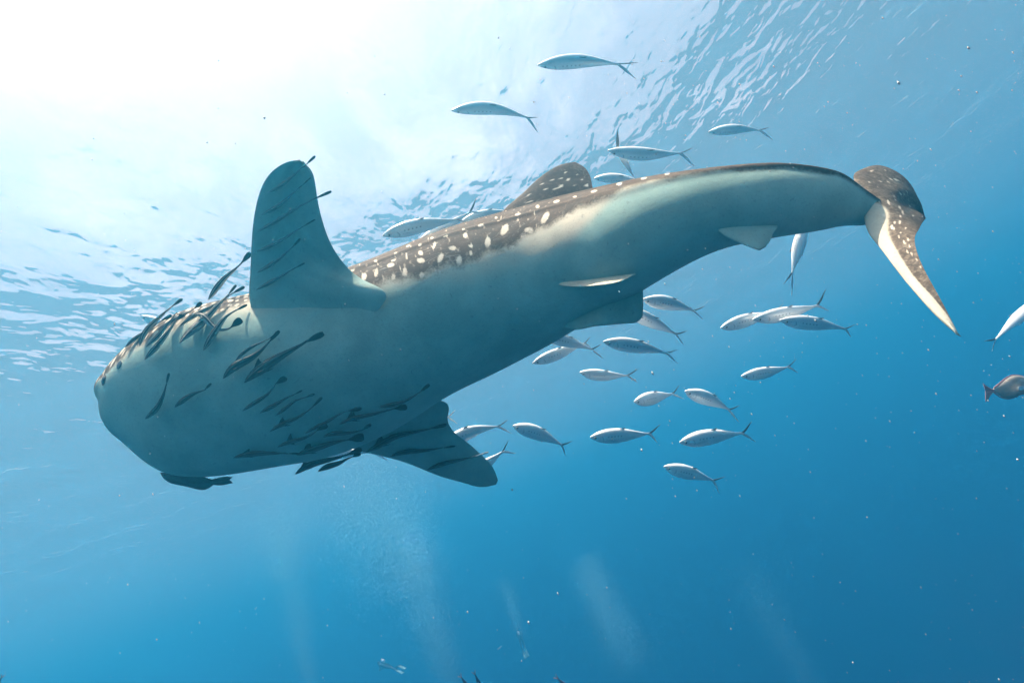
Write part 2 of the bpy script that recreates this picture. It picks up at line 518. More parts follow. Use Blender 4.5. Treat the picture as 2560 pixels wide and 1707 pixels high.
def build_shark_body():
    cen, rad, ups = [], [], []
    for ux, uy, lx, ly, d, phi, q, dk in ST:
        du, dl = nz(cp(ux, uy, 1)), nz(cp(lx, ly, 1))
        mid = nz(du + dl)
        al = math.acos(np.clip(du @ dl, -1, 1)) / 2
        dist = d / -mid[2]
        cen.append(mid * dist); rad.append(dist * math.sin(al)); ups.append(nz(du - dl))
    cen = np.array(cen); rad = np.array(rad)
    s = np.r_[0, np.cumsum(np.linalg.norm(np.diff(cen, axis=0), axis=1))]
    # denser rings at the snout
    m, n = 520, 288
    x = np.linspace(0, 1, m)
    sq = s[-1] * (0.985 * x + 0.015 * x ** 1) if False else s[-1] * (x ** 1.18)
    cen_q = spline(s, cen, sq)
    w = np.maximum(np.interp(sq, s, rad ** 2), 0)
    # smooth radius: spline on r (tail side), sqrt blend near the snout
    r_s = np.sqrt(np.maximum(spline(s, rad ** 2, sq), 0.02 ** 2))
    par = np.array(ST)[:, 5:8]
    par_q = spline(s, par, sq)
    phi = np.radians(par_q[:, 0]); q = par_q[:, 1]; dk = par_q[:, 2]
    # a gentle moving average so no section kinks
    def soft(y, k):
        pad = np.r_[np.repeat(y[0], k), y, np.repeat(y[-1], k)]
        c = np.convolve(pad, np.hanning(2 * k + 1) / np.hanning(2 * k + 1).sum(), 'same')
        return c[k:-k]
    r_s[40:] = soft(r_s, 12)[40:]
    T = nz(np.gradient(cen_q, axis=0))
    T0 = T.copy()
    for k in range(3):
        T[:, k] = soft(T[:, k], 14)
    T[:30] = T[30]                      # keep the snout rings parallel
    T = nz(T)
    v = nz(cen_q)
    e = spline(s, np.array(ups), sq)
    e = nz(e - (e * v).sum(1, keepdims=True) * v)
    kk = 0.6 * smooth01((sq / s[-1] - 0.12) / 0.2)[:, None]
    wv = nz(v - kk * (v * T).sum(1, keepdims=True) * T)
    D = np.cos(phi)[:, None] * e + np.sin(phi)[:, None] * wv
    L = np.sin(phi)[:, None] * e - np.cos(phi)[:, None] * wv
    a = r_s / np.sqrt(np.cos(phi) ** 2 + q ** 2 * np.sin(phi) ** 2)
    b = q * a
    V, faces, uv = tube(cen_q, D, L, a, b, n)
    th = np.tile(np.degrees(np.arange(n) * 2 * np.pi / n), m)
    th = np.where(th > 180, th - 360, th)
    sv = np.repeat(sq / s[-1], n)
    cenr = np.repeat(cen_q, n, axis=0); rr = np.repeat(a, n)
    P = V[:-2]
    out = nz(P - cenr)
    # long ridges of the back
    amp = np.zeros(len(P))
    win = smooth01((sv - 0.16) / 0.08) * (1 - smooth01((sv - 0.66) / 0.14))
    for ang, h in ((28, 0.016), (52, 0.014), (77, 0.016)):
        amp += h * np.exp(-((np.abs(th) - ang) / 2.6) ** 2)
    keel = smooth01((sv - 0.62) / 0.1) * np.exp(-((np.abs(th) - 82) / 7.0) ** 2) * 0.02
    amp = amp * win * 0.8 + keel
    # slightly squared, flat underside of the head and throat
    head = 1 - smooth01((sv - 0.10) / 0.16)
    amp += -0.05 * rr * head * np.exp(-((np.abs(th) - 180) / 42.0) ** 2) * 0.6
    # mouth: a crease round the blunt front between the jaws
    Dr = np.repeat(D, n, axis=0); Tr = np.repeat(T, n, axis=0)
    hD = ((P - cenr) * Dr).sum(1)
    tip = cen_q[0]
    back = ((P - tip) * Tr).sum(1)
    # jaw line drops away from the front
    line = -0.16 + 0.02 * back
    crease = np.exp(-((hD - line) / 0.014) ** 2) * (1 - smooth01((back - 0.05) / 0.06))
    amp -= 0.020 * crease
    # skin folds beside the pectoral and along the flank (soft)
    amp += 0.004 * np.sin(sv * 60 + th * 0.06) * np.exp(-((np.abs(th) - 120) / 25.0) ** 2) * win
    P = P + out * amp[:, None]
    V = np.vstack([P, V[-2:]])
    return dict(V=V, faces=faces, uv=uv, th=th, sv=sv, n=n, m=m, cen=cen_q, D=D, L=L, T=T, a=a, b=b, s=sq, dk=np.repeat(dk, n), crease=crease, T0=T0, rs=r_s)

SB = build_shark_body()

# spots read off the photograph: zoom origin (900,360) scale 2.94 -> x, y, half-width, half-height, tilt
SPOTS_BODY = [
 (30,975,24,36,15),(120,945,17,42,10),(225,890,36,19,-15),(245,855,24,10,-20),(115,860,17,11,-20),(245,980,22,30,10),(330,945,23,50,0),
 (342,825,10,36,0),(445,800,24,21,0),(448,857,36,24,0),(262,800,17,8,-25),(352,750,17,9,-25),(440,740,22,8,-25),(545,745,13,40,15),
 (592,838,24,48,25),(455,965,26,30,0),(572,945,36,28,0),(680,765,32,23,0),(728,860,28,52,10),(815,750,20,14,0),(815,802,17,24,0),
 (900,862,30,36,0),(775,672,21,26,0),(760,628,14,10,-20),(630,678,24,8,-18),(528,690,14,9,-20),(885,598,28,11,-18),(1000,542,14,10,-15),
 (1018,565,15,6,-15),(938,725,28,50,8),(1062,630,28,58,30),(1160,517,28,11,-15),(1245,635,48,28,5),(1120,775,32,42,0),(1240,750,40,30,0),
 (1305,460,19,16,0),(1360,545,26,64,30),(1445,422,30,12,-15),(1535,540,48,38,0),(1370,705,34,38,-20),(1580,388,19,8,-12),(1720,348,30,10,-15),
 (1905,295,28,14,-18),(2085,253,28,10,-12),(2255,222,24,8,-8),
 (-60,1010,22,30,10),(-140,1035,24,26,0),(-220,1060,22,30,0),(-60,930,26,12,-20),(-150,965,26,12,-20),(-240,1000,26,12,-20),(-320,1030,26,12,-20),
]

def shark_pigment():
    V = SB['V']; n, m = SB['n'], SB['m']
    P = V[:-2]
    px = CX + F * P[:, 0] / -P[:, 2]; py = CY - F * P[:, 1] / -P[:, 2]
    cenr = np.repeat(SB['cen'], n, axis=0)
    out = nz(P - cenr)
    facing = (out * nz(-P)).sum(1) > -0.05
    spot = np.zeros(len(P))
    for (x, y, rx, ry, ang) in SPOTS_BODY:
        cx, cyy = x / 2.94 + 900, y / 2.94 + 360
        rx, ry = rx / 3.2, ry / 3.2
        a = math.radians(ang)
        dx, dy = px - cx, py - cyy
        u = (dx * math.cos(a) + dy * math.sin(a)) / rx
        w = (-dx * math.sin(a) + dy * math.cos(a)) / ry
        d = np.sqrt(u * u + w * w)
        spot = np.maximum(spot, np.where(facing, 1 - smooth01((d - 0.55) / 0.75), 0))
    # close-set small spots on the head: jittered lattice in surface metres
    th, sv = SB['th'], SB['sv']
    rr = np.repeat(SB['a'], n)
    al = np.repeat(SB['s'], n)
    ar = np.radians(np.abs(th)) * rr
    cell = 0.074
    gi = np.floor(al / cell).astype(int); gj = np.floor(ar / cell + 0.5 * (gi % 2)).astype(int)
    best = np.full(len(P), 9.0)
    for di in (-1, 0, 1):
        for dj in (-1, 0, 1):
            ci = gi + di
            cj = np.floor(ar / cell + 0.5 * (ci % 2)).astype(int) + dj
            h1 = np.sin(ci * 127.1 + cj * 311.7) * 43758.5453; h1 -= np.floor(h1)
            h2 = np.sin(ci * 269.5 + cj * 183.3) * 24634.6345; h2 -= np.floor(h2)
            h3 = np.sin(ci * 53.3 + cj * 97.1) * 12414.13; h3 -= np.floor(h3)
            qx = (ci + 0.5 + 0.34 * (h1 - 0.5)) * cell
            qy = (cj + 0.5 + 0.34 * (h2 - 0.5) - 0.5 * (ci % 2)) * cell
            d = np.sqrt((al - qx) ** 2 + (ar - qy) ** 2) / (cell * (0.30 + 0.16 * h3))
            best = np.minimum(best, d)
    cell = 0.088; small = np.full(len(P), 9.0)
    gi = np.floor(al / cell).astype(int)
    for di in (-1, 0, 1):
        for dj in (-1, 0, 1):
            ci = gi + di
            cj = np.floor(ar / cell + 0.5 * (ci % 2)).astype(int) + dj
            h1 = np.sin(ci * 71.7 + cj * 231.3) * 33758.5; h1 -= np.floor(h1)
            h2 = np.sin(ci * 169.1 + cj * 83.9) * 14634.6; h2 -= np.floor(h2)
            h3 = np.sin(ci * 33.3 + cj * 197.1) * 22414.1; h3 -= np.floor(h3)
            qx = (ci + 0.5 + 0.5 * (h1 - 0.5)) * cell; qy = (cj + 0.5 + 0.5 * (h2 - 0.5) - 0.5 * (ci % 2)) * cell
            d = np.sqrt((al - qx) ** 2 + ((ar - qy) * 0.6) ** 2) / (cell * (0.07 + 0.13 * h3))
            small = np.minimum(small, d)
    mid_w = smooth01((sv - 0.22) / 0.04) * (1 - smooth01((sv - 0.62) / 0.10))
    spot = np.maximum(spot, 0.5 * mid_w * (1 - smooth01((small - 0.6) / 0.7)))
    headw = 1 - smooth01((sv - 0.235) / 0.04)
    spot = np.maximum(spot, headw * (1 - smooth01((best - 0.55) / 0.7)))
    # rows of spots and bars over the hidden back (same layout either side of the midline)
    grid = spot.reshape(m, n)
    mir = grid[:, (-np.arange(n)) % n]
    spot = np.maximum(grid, mir)
    thg = th.reshape(m, n); alg = al.reshape(m, n); arg = ar.reshape(m, n)
    cell2 = 0.17
    gi = np.floor(alg / cell2)
    lx = (alg / cell2 - gi - 0.5)
    for row in range(0, 4):
        y0 = 0.07 + 0.135 * row
        d = np.sqrt((lx / 0.20) ** 2 + ((arg - y0) / (0.028 if row % 2 else 0.05)) ** 2)
        hid = (np.abs(thg) < 34) & (sv.reshape(m, n) > 0.25)
        spot = np.where(hid, np.maximum(spot, 1 - smooth01((d - 0.55) / 0.75)), spot)
    lane = np.abs((alg / 0.17 + 0.12 * np.sin(thg * 0.11)) % 1.0 - 0.02) * 0.17
    bar = np.exp(-(lane / 0.010) ** 2) * 0.85 * ((sv.reshape(m, n) > 0.27) & (sv.reshape(m, n) < 0.62) & (np.abs(thg) > 20))
    bar = bar * (0.55 + 0.45 * np.sin(thg * 0.35 + alg * 9))
    spot = np.maximum(spot, bar)
    spot = spot.ravel()
    lim = SB['dk']
    wob = 1.5 * np.sin(sv * 90) + 1.0 * np.sin(sv * 217 + 1)
    pale = smooth01((np.abs(th) - (lim + wob - 12)) / 25.0)
    dark = 0.6 * np.clip(SB['crease'], 0, 1)
    z = lambda a, e0, e1: np.r_[a, e0, e1]
    under = smooth01((np.abs(th) - 90 - 18 * smooth01((sv - 0.34) / 0.2) + 36 * smooth01((sv - 0.655) / 0.09)) / 30.0)  # underside tone, started higher at head and tail to paint in flank shade
    return z(spot * (1 - 0.75 * pale), 0, 0), z(pale, pale[:n].mean(), 0), z(dark, 0, 0), z(under, 1, 1)

spot_a, pale_a, dark_a, under_a = shark_pigment()
shark_where = to_world(SB['cen'][int(SB['m'] * 0.45)])
shark = thing('whale_shark', 'huge spotted whale shark seen from below with its pale belly in shade', 'shark', shark_where)
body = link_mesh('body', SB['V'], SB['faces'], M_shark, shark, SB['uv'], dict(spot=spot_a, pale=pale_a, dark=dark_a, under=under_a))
BVH_BODY = BVHTree.FromPolygons([Vector(p) for p in SB['V']], SB['faces'])

def hit(px, py, bvh=None):
    d = Vector(nz(cp(px, py, 1)))
    loc, nrm, idx, dist = (bvh or BVH_BODY).ray_cast(Vector((0, 0, 0)), d)
    return None if loc is None else -loc.z

def ring_at(frac):
    return int(np.clip(frac, 0, 1) * (SB['m'] - 1))

def pigment_fin(V, pale_f, spots=None, origin=(0, 0), scale=1.0, uv=None, under=0.0):
    px = CX + F * V[:, 0] / -V[:, 2]; py = CY - F * V[:, 1] / -V[:, 2]
    sp = np.zeros(len(V))
    for t in spots or ():
        x, y, rx, ry = t[:4]; a = math.radians(t[4] if len(t) > 4 else 0)
        cx, cyy = x / scale + origin[0], y / scale + origin[1]
        dx, dy = px - cx, py - cyy
        u = (dx * math.cos(a) + dy * math.sin(a)) / (rx / scale)
        w = (-dx * math.sin(a) + dy * math.cos(a)) / (ry / scale)
        d = np.sqrt(u * u + w * w)
        sp = np.maximum(sp, 1 - smooth01((d - 0.55) / 0.75))
    pl = pale_f(V, px, py, uv) if callable(pale_f) else np.full(len(V), float(pale_f))
    return dict(spot=sp, pale=pl, dark=np.zeros(len(V)), under=np.full(len(V), under))

def pts(seq):
    return [cp(*p) for p in seq]

PECT = []
def shark_fin(name, le, te, thick, rows, cols, pale=0.9, spots=None, origin=(0, 0), scale=1.0, camber=None, label=None, two=False, **kw):
    V, fc, uv = fin_loft(pts(le), pts(te), thick, rows, cols, camber=camber, **kw)
    at = pigment_fin(V, pale, spots, origin, scale, uv, 0.75 if two or name == 'anal_fin' or 'square' in (label or '') else 0.0)
    if two:                                    # pale underside, dark upper side
        h = len(V) // 2
        du = V[:h] - V[h:]
        toward = ((V[:h] - V[h:]) * -V[:h]).sum(1).mean() > 0
        at['pale'] = np.r_[np.ones(h), np.zeros(h)] if toward else np.r_[np.zeros(h), np.ones(h)]
    o = link_mesh(name, V, fc, M_shark, shark, uv, at)
    if label: o['label'] = label
    if name == 'pectoral_fin': PECT.append((V, fc))
    return o

# left pectoral fin, raised towards the surface; its root and rear lobe lie against the flank
def sk(x, y, o):
    return (x, y, hit(x, y) + o)
shark_fin('pectoral_fin',
    [sk(660,860,0.06),sk(638,812,0.045),sk(628,775,0.03),(623,738,hit(640,770)-0.02),(625,690,hit(640,770)-0.09),(629,605,hit(640,770)-0.20),(634,550,hit(640,770)-0.24),(645,495,hit(640,770)-0.28),(666,446,hit(640,770)-0.31),(700,414,hit(640,770)-0.33),(738,402,hit(640,770)-0.34),(752,403,hit(640,770)-0.34)],
    [sk(840,835,0.07),sk(888,806,0.03),sk(945,774,-0.01),sk(966,742,-0.07),sk(917,704,-0.10),(868,668,hit(880,690)-0.16),(834,622,hit(880,690)-0.22),(811,568,hit(880,690)-0.27),(797,515,hit(880,690)-0.31),(789,465,hit(880,690)-0.34),(779,428,hit(880,690)-0.36),(757,404,hit(880,690)-0.37)],
    (0.02, 0.018, 9.0, 0.05), 70, 28, two=True, label='raised left pectoral fin with remoras clinging beneath it',
    camber=lambda t, c: 0.006 * np.sin(c * 16 + t * 30) * (t > 0.2) * np.sin(np.pi * c))
# right pectoral fin, on the far side
shark_fin('pectoral_fin',
    [(830,1040,4.80),(880,1118,4.92),(925,1133,4.97),(965,1142,5.0),(1005,1153,5.03),(1050,1170,5.07),(1100,1190,5.12),(1160,1207,5.18),(1205,1217,5.22),(1238,1211,5.25)],
    [(1000,960,4.80),(1050,995,4.92),(1098,1000,4.97),(1121,1013,5.0),(1119,1043,5.03),(1134,1078,5.07),(1165,1103,5.12),(1205,1138,5.18),(1232,1168,5.22),(1245,1200,5.25)],
    (0.14, 0.022), 48, 22, two=True, label='right pectoral fin angled down behind the belly')
# first dorsal fin
SP_D = [(1135,478,16,8),(1240,380,17,11,-30),(1340,295,16,12),(1470,310,22,15),(1530,262,13,12),(1585,305,12,12),(1605,225,11,11),(1510,212,13,9),
        (1410,265,13,10),(1310,375,13,9),(1385,370,11,10),(1548,335,12,9),(1665,305,17,14),(1580,360,16,9),(1245,425,9,8),(1440,235,9,7),(1640,262,9,9),(1480,255,8,8),(1430,330,9,8),(1360,330,9,8)]
shark_fin('dorsal_fin',
    [(1290,590,4.70),(1255,535,4.84),(1300,490,4.90),(1340,452,4.96),(1375,426,5.00),(1405,412,5.04),(1432,408,5.06)],
    [(1480,560,4.55),(1486,492,4.74),(1480,462,4.82),(1476,443,4.90),(1469,428,4.96),(1459,417,5.02),(1446,409,5.06)],
    (0.12, 0.025), 40, 24, pale=0.05, spots=SP_D, origin=(900, 360), scale=2.94)
# small second dorsal fin, behind the tail stock
def second_dorsal():
    i0, i1 = ring_at(0.800), ring_at(0.860)
    b0 = SB['cen'][i0] + SB['D'][i0] * SB['a'][i0] * 0.9
    b1 = SB['cen'][i1] + SB['D'][i1] * SB['a'][i1] * 0.9
    tip = b1 + SB['D'][i1] * 0.13 + SB['T'][i1] * 0.05
    V, fc, uv = fin_loft([b0, (b0 + tip) / 2 + SB['D'][i0] * 0.015, tip], [b1, b1 + SB['D'][i1] * 0.05, tip + SB['T'][i1] * 0.02], (0.035, 0.01), 14, 10)
    link_mesh('second_dorsal_fin', V, fc, M_shark, shark, uv, pigment_fin(V, 0.1))
second_dorsal()
# pelvic fins
shark_fin('pelvic_fin',
    [sk(1380,706,0.06),sk(1400,713,-0.01),sk(1440,717,-0.08),sk(1500,713,-0.15),sk(1550,704,-0.17),sk(1584,687,-0.06)],
    [sk(1400,696,0.06),sk(1430,696,0.05),sk(1480,692,0.06),sk(1530,686,0.06),sk(1570,683,0.05),sk(1592,684,0.02)],
    (0.02, 0.010), 26, 12, pale=0.95, label='left pelvic fin with its upper edge catching the sun')
hb = hit(1470, 770)
shark_fin('pelvic_fin',
    [(1400,815,hb+0.22),(1440,824,hb+0.10),(1472,818,hb-0.0),(1520,813,hb-0.04),(1570,809,hb-0.07),(1594,805,hb-0.08),(1605,794,hb-0.08)],
    [(1540,690,hb+0.10),(1580,690,hb+0.02),(1600,696,hb-0.02),(1606,715,hb-0.04),(1608,745,hb-0.06),(1608,770,hb-0.07),(1607,788,hb-0.08)],
    (0.09, 0.014), 26, 18, pale=0.95, label='broad square-cornered pelvic fin hanging below the belly')
# anal fin
ha = [hit(1800, 575), hit(1930, 570)]
shark_fin('anal_fin',
    [(1780,560,ha[0]+0.05),(1800,582,ha[0]-0.01),(1840,604,ha[0]-0.05),(1875,618,ha[0]-0.08),(1898,626,ha[0]-0.09)],
    [(1900,552,ha[1]+0.05),(1944,566,ha[1]-0.02),(1934,582,ha[1]-0.05),(1926,600,ha[1]-0.07),(1914,618,ha[1]-0.09)],
    (0.05, 0.012), 22, 14, pale=1.0)
# caudal fin
SP_C = [(500,250,13,13),(555,253,13,15,20),(575,220,11,16,-20),(480,292,15,14,-20),(612,225,9,16,-10),(635,235,9,12,-20),(425,155,14,11),(655,340,8,24,-15),(705,328,8,20,-15),
        (612,378,11,22,-15),(562,412,14,24,-25),(670,492,10,22,-15),(525,518,15,22,-25),(605,570,10,22,-20),(650,570,11,26,-20),(590,615,17,28,-35),(665,660,9,14,-20),
        (715,710,8,22,-20),(690,740,11,24,-30),(728,765,8,16,-25),(715,815,11,22,-35),(750,835,8,17,-25),(790,880,7,13,-30),(822,940,7,12,-30),(655,455,9,16,-20),
        (690,350,6,12,-15),(660,525,7,14,-20),(485,402,8,26,-30),(400,245,8,9),(530,155,8,10),(640,690,10,18,-30),(735,440,6,16,-20),(760,520,6,14,-20),(700,620,7,13,-20)]
def pale_caudal(V, px, py, uv):
    t, c = uv[:, 0], uv[:, 1]
    lower = 1 - smooth01((t - 0.50) / 0.08)
    lim = 0.50 + 0.5 * (1 - smooth01(t / 0.20))
    p = 1 - smooth01((c - lim + 0.12) / 0.24)
    return np.clip(p * lower, 0.30, 1)
shark_fin('tail_fin',
    [(2396,839,2.50),(2350,799,2.60),(2300,746,2.73),(2250,686,2.90),(2200,620,3.14),(2168,575,3.36),(2158,530,3.53),(2146,480,3.72),(2134,440,3.90),(2160,421,4.05),(2205,415,4.12),(2255,440,4.10),(2290,500,4.00),(2302,545,3.95)],
    [(2397,836,2.50),(2376,795,2.57),(2346,738,2.67),(2315,682,2.78),(2294,634,2.89),(2287,604,2.97),(2289,587,3.05),(2295,577,3.14),(2300,568,3.25),(2303,561,3.38),(2305,556,3.52),(2306,552,3.66),(2306,549,3.80),(2305,548,3.92)],
    (0.035, 0.03), 90, 36, pale=pale_caudal, spots=SP_C, origin=(2050, 380), scale=3.2675,
    camber=lambda t, c: 0.02 * smooth01((t - 0.62) / 0.2) * np.sin(c * 11) * smooth01((c - 0.3) / 0.4))

# eye, spiracle
def on_body(px, py):
    d = Vector(nz(cp(px, py, 1)))
    loc, nrm, idx, dist = BVH_BODY.ray_cast(Vector((0, 0, 0)), d)
    return np.array(loc), np.array(nrm)
p, nn = on_body(259, 950)
if nn @ -p < 0: nn = -nn
V, fc = orb(p - nn * 0.004, 0.034, nn, 0.5, 18, 10)
link_mesh('eye', V, fc, M_eye, shark)
V, fc = orb(p - nn * 0.010, 0.052, nn, 0.28, 18, 10)
o = link_mesh('eyelid', V, fc, M_shark, shark, None, dict(spot=np.zeros(len(V)), pale=np.full(len(V), 0.25), dark=np.zeros(len(V)), under=np.zeros(len(V))))
p, nn = on_body(298, 912)
if nn @ -p < 0: nn = -nn
V, fc = orb(p, 0.034, nn, 0.18, 16, 8)
link_mesh('spiracle', V, fc, M_eye, shark)

# ------------------------------------------------------------------ fish builders
def frame_along(cen, up_hint, roll=0.0):
    T = nz(np.gradient(cen, axis=0))
    v = nz(cen)
    e = nz(np.cross(T, v))
    if (e.mean(0) @ np.asarray(up_hint)) < 0:
        e = -e
    w = nz(v - (v * T).sum(1, keepdims=True) * T)
    r = math.radians(roll)
    D = math.cos(r) * e + math.sin(r) * w
    L = np.cross(T, D)
    return T, D, L

def px_width(cen, wpx):
    return wpx / F * -cen[:, 2]

R_GROUP = 'remoras travelling with the whale shark'
def remora(label, zo, sc, path, width, tail=1.0, dorsal=None, lift=0.06, depth=None, up=(-0.4, 0.9, 0), pect=False, tail_mat=None, roll=0.0, tail_turn=0.0, dz=0.0, on=None, group=R_GROUP):
    """path: head ... tail-fin end, in zoom coordinates; lies just off the shark's skin unless depth is given"""
    P = [(x / sc + zo[0], y / sc + zo[1]) for x, y in path]; width = width * (0.92 if zo == (280, 620) else 0.8 if zo == (560, 360) else 1.0)
    if depth is not None:
        ds = list(np.linspace(depth[0], depth[1], len(P)))
    else:
        hh = [hit(x, y, on) for x, y in P]
        base = [h if h is not None else -(on or BVH_BODY).find_nearest(Vector(cp(x, y, 4.25)))[0].z for h, (x, y) in zip(hh, P)]
        k = np.arange(len(P)); dd = np.array(base)
        sl = np.clip(np.polyfit(k, dd, 1)[0], -0.09, 0.09)
        fit = dd.mean() + sl * (k - k.mean())
        off = max([f - h for f, h in zip(fit, hh) if h is not None] + [0.0])
        ds = list(fit - off - lift)
    ds = [d + dz for d in ds]
    pts3 = [cp(x, y, d) for (x, y), d in zip(P, ds)]
    full = curve(pts3, 64)
    nb = 52                                   # body rings; the rest is tail fin
    cen = full[:nb]
    s = np.linspace(0, 1, nb)
    prof = np.interp(s, [0, .03, .08, .16, .26, .38, .5, .65, .8, .9, 1.0], [.10, .34, .60, .86, 1.0, .96, .84, .62, .38, .25, .20])
    w = px_width(cen, width / sc) * prof * 0.5
    T, D, L = frame_along(cen, up, roll)
    flat = np.interp(s, [0, .12, .3, 1], [0.72, 0.85, 1.0, 1.0])
    V, fc, uv = tube(cen, D, L, w * flat, w * np.interp(s, [0, .2, .6, 1], [1.1, 1.0, .85, .7]), 14)
    root = thing('remora', label, 'remora', to_world(cen[20]), group)
    link_mesh('body', V, fc, M_remora_lit if zo == Z1 else M_remora_grey if zo == Z4 else M_remora_shaded, root, uv)
    # paddle-shaped tail fin
    tb, te = full[nb - 3], full[-1]
    ax = nz(te - tb); ln = np.linalg.norm(te - tb)
    mx = px_width(cen, width / sc).mean() * 0.5
    tw = mx * 0.80 * tail
    side = D[-1] * math.cos(math.radians(tail_turn)) + L[-1] * math.sin(math.radians(tail_turn))
    side = nz(side - (side @ ax) * ax)
    q = np.array([0, .2, .45, .7, .9, 1.0]); hw = np.array([.22, .45, .85, 1.0, .9, .55]) * tw
    le = [tb + ax * ln * a + side * b for a, b in zip(q, hw)]
    tr = [tb + ax * ln * a - side * b for a, b in zip(q, hw)]
    V, fc, uv = fin_loft(le, tr, (mx * 0.22, 0.004), 14, 8)
    link_mesh('tail_fin', V, fc, tail_mat or M_black, root, uv)
    if dorsal is not None:
        i0 = int(dorsal[0] * nb); i1 = min(i0 + 8, nb - 2); hgt = dorsal[1] / sc / F * -cen[i0][2]
        b0 = cen[i0] + D[i0] * w[i0] * 0.7; b1 = cen[i1] + D[i1] * w[i1] * 0.7
        sw = (b1 - b0)
        V, fc, uv = fin_loft([b0, b0 + D[i0] * hgt * .55 + sw * .45, b0 + D[i0] * hgt + sw * .9], [b1, b1 + D[i0] * hgt * .4 - sw * .05, b0 + D[i0] * hgt + sw * 1.02], (mx * .25, .003), 10, 7)
        link_mesh('dorsal_fin', V, fc, M_black, root, uv)
        b0 = cen[i0 + 2] - D[i0] * w[i0] * 0.7; b1 = cen[i1] - D[i1] * w[i1] * 0.7
        V, fc, uv = fin_loft([b0, b0 - D[i0] * hgt * .3 + sw * .5, b0 - D[i0] * hgt * .5 + sw], [b1, b1 - D[i0] * hgt * .2, b0 - D[i0] * hgt * .5 + sw * 1.1], (mx * .2, .003), 8, 6)
        link_mesh('anal_fin', V, fc, M_black, root, uv)
    if width / sc > 7:
        i = 9
        for sg in (1, -1):
            b0 = cen[i] + L[i] * w[i] * 0.85 * sg; b1 = cen[i + 3] + L[i + 3] * w[i + 3] * 0.85 * sg
            tipp = cen[i + 9] + L[i] * w[i] * 2.1 * sg - D[i] * w[i] * 0.5
            V, fc, uv = fin_loft([b0, (b0 * .4 + tipp * .6) + L[i] * w[i] * .25 * sg, tipp], [b1, b1 * .5 + tipp * .5, tipp + T[i] * w[i] * .2], (mx * .12, .002), 8, 6)
            link_mesh('pectoral_fin', V, fc, M_black, root, uv)
            nrm = nz(L[4] * sg + D[4] * 0.25)
            V, fc = orb(cen[4] + nrm * w[4] * 0.93, w[4] * 0.20, nrm, 0.6, 8, 5)
            link_mesh('eye', V, fc, M_eye, root)
        # the sucking disc on top of the head
        V, fc, uv = tube(cen[2:14] + D[2:14] * (w[2:14] * flat[2:14] * 0.92)[:, None], D[2:14], L[2:14], np.full(12, mx * 0.07), w[2:14] * 0.55, 10)
        link_mesh('sucking_disc', V, fc, M_black, root, uv)
    return root

Z1 = (280, 620); S1 = 5.2275          # close look at the head group
Z2 = (540, 800); S2 = 3.92            # belly group
Z3 = (940, 1000); S3 = 4.2            # right pectoral
Z4 = (560, 360); S4 = 3.136           # raised fin
Z5 = (200, 600); S5 = 2.45

# --- above and beside the head (lit group)
remora('grey remora swimming free just ahead of the raised pectoral fin', Z1, S1, [(1258,680),(1370,520),(1520,350),(1640,250),(1720,165),(1815,60)], 84, 1.05, lift=0.05)
remora('remora with straight body and slim dark tail, upper one at the head outline', Z1, S1, [(362,1280),(440,1090),(590,930),(740,800),(820,735),(920,665)], 76, 0.75, lift=0.05)
remora('dark remora furthest forward, its snout ahead of the shark', Z1, S1, [(170,1298),(280,1200),(400,1120),(590,990),(680,925),(778,875)], 58, 0.9, lift=0.05)
remora('remora with its tail curled over at the end above the head', Z1, S1, [(445,1290),(600,1150),(720,1000),(800,905),(850,845),(910,840),(955,890)], 62, 0.7, lift=0.05)
remora('lowest remora on the spotted head, snout on its pale cheek', Z1, S1, [(425,1460),(560,1310),(700,1140),(820,970),(880,890),(950,850)], 84, 0.95, lift=0.05)
remora('short remora with a round dark tail paddle against the bright surface', Z1, S1, [(605,1062),(760,970),(900,885),(1010,830),(1100,775),(1172,712)], 56, 1.25, lift=0.05, tail_turn=0)
remora('far remora whose tail crosses behind the fattest one', Z1, S1, [(875,1028),(1040,905),(1200,815),(1350,740),(1500,645),(1620,560),(1732,508)], 68, 0.85, lift=0.05)
remora('fattest remora lying across the spotted head below the raised fin', Z1, S1, [(885,1235),(1000,1120),(1150,990),(1300,840),(1450,680),(1540,590),(1625,480)], 118, 0.42, lift=0.05)
remora('pale curled remora bent into a hook with a broad black tail', Z1, S1, [(1085,865),(1170,880),(1250,950),(1330,1030),(1430,1068),(1530,1050),(1600,1000),(1690,930)], 92, 1.35, lift=0.05, tail_turn=0)
remora('grey remora tucked against the base of the raised fin', Z1, S1, [(1195,1340),(1290,1180),(1400,1010),(1490,900),(1600,825),(1700,770),(1765,740)], 96, 0.5, lift=0.05)
# --- on the belly
remora('small brownish remora standing steeply on the throat', Z5, S5, [(400,1095),(440,1062),(480,1015),(510,950),(530,880),(545,815)], 34, 0.5)
remora('small striped remora just behind the steep one on the throat', Z5, S5, [(580,1025),(640,975),(700,940),(750,922),(785,905),(803,878)], 34, 0.55)
remora('greyish remora with a black tail tip beside the largest belly remora', Z2, S2, [(70,575),(180,460),(330,380),(450,290),(530,200),(575,140),(622,105)], 84, 0.55)
remora('slender pale remora running alongside the greyish one', Z2, S2, [(190,400),(270,320),(400,240),(500,195),(555,165),(600,130)], 34, 0.6, lift=0.10)
remora('largest dark remora on the chest, with a triangular dorsal fin', Z2, S2, [(278,612),(400,510),(560,400),(750,290),(900,200),(980,150),(1055,130)], 104, 0.72, dorsal=(0.20, 62))
remora('black remora with an oval tail below the largest chest remora', Z2, S2, [(260,890),(380,810),(500,730),(570,650),(612,600),(688,562)], 42, 1.7)
remora('faint slim remora, upper of the pale pair on the mid belly', Z2, S2, [(430,910),(560,840),(700,760),(780,722),(820,700),(845,688)], 46, 0.4)
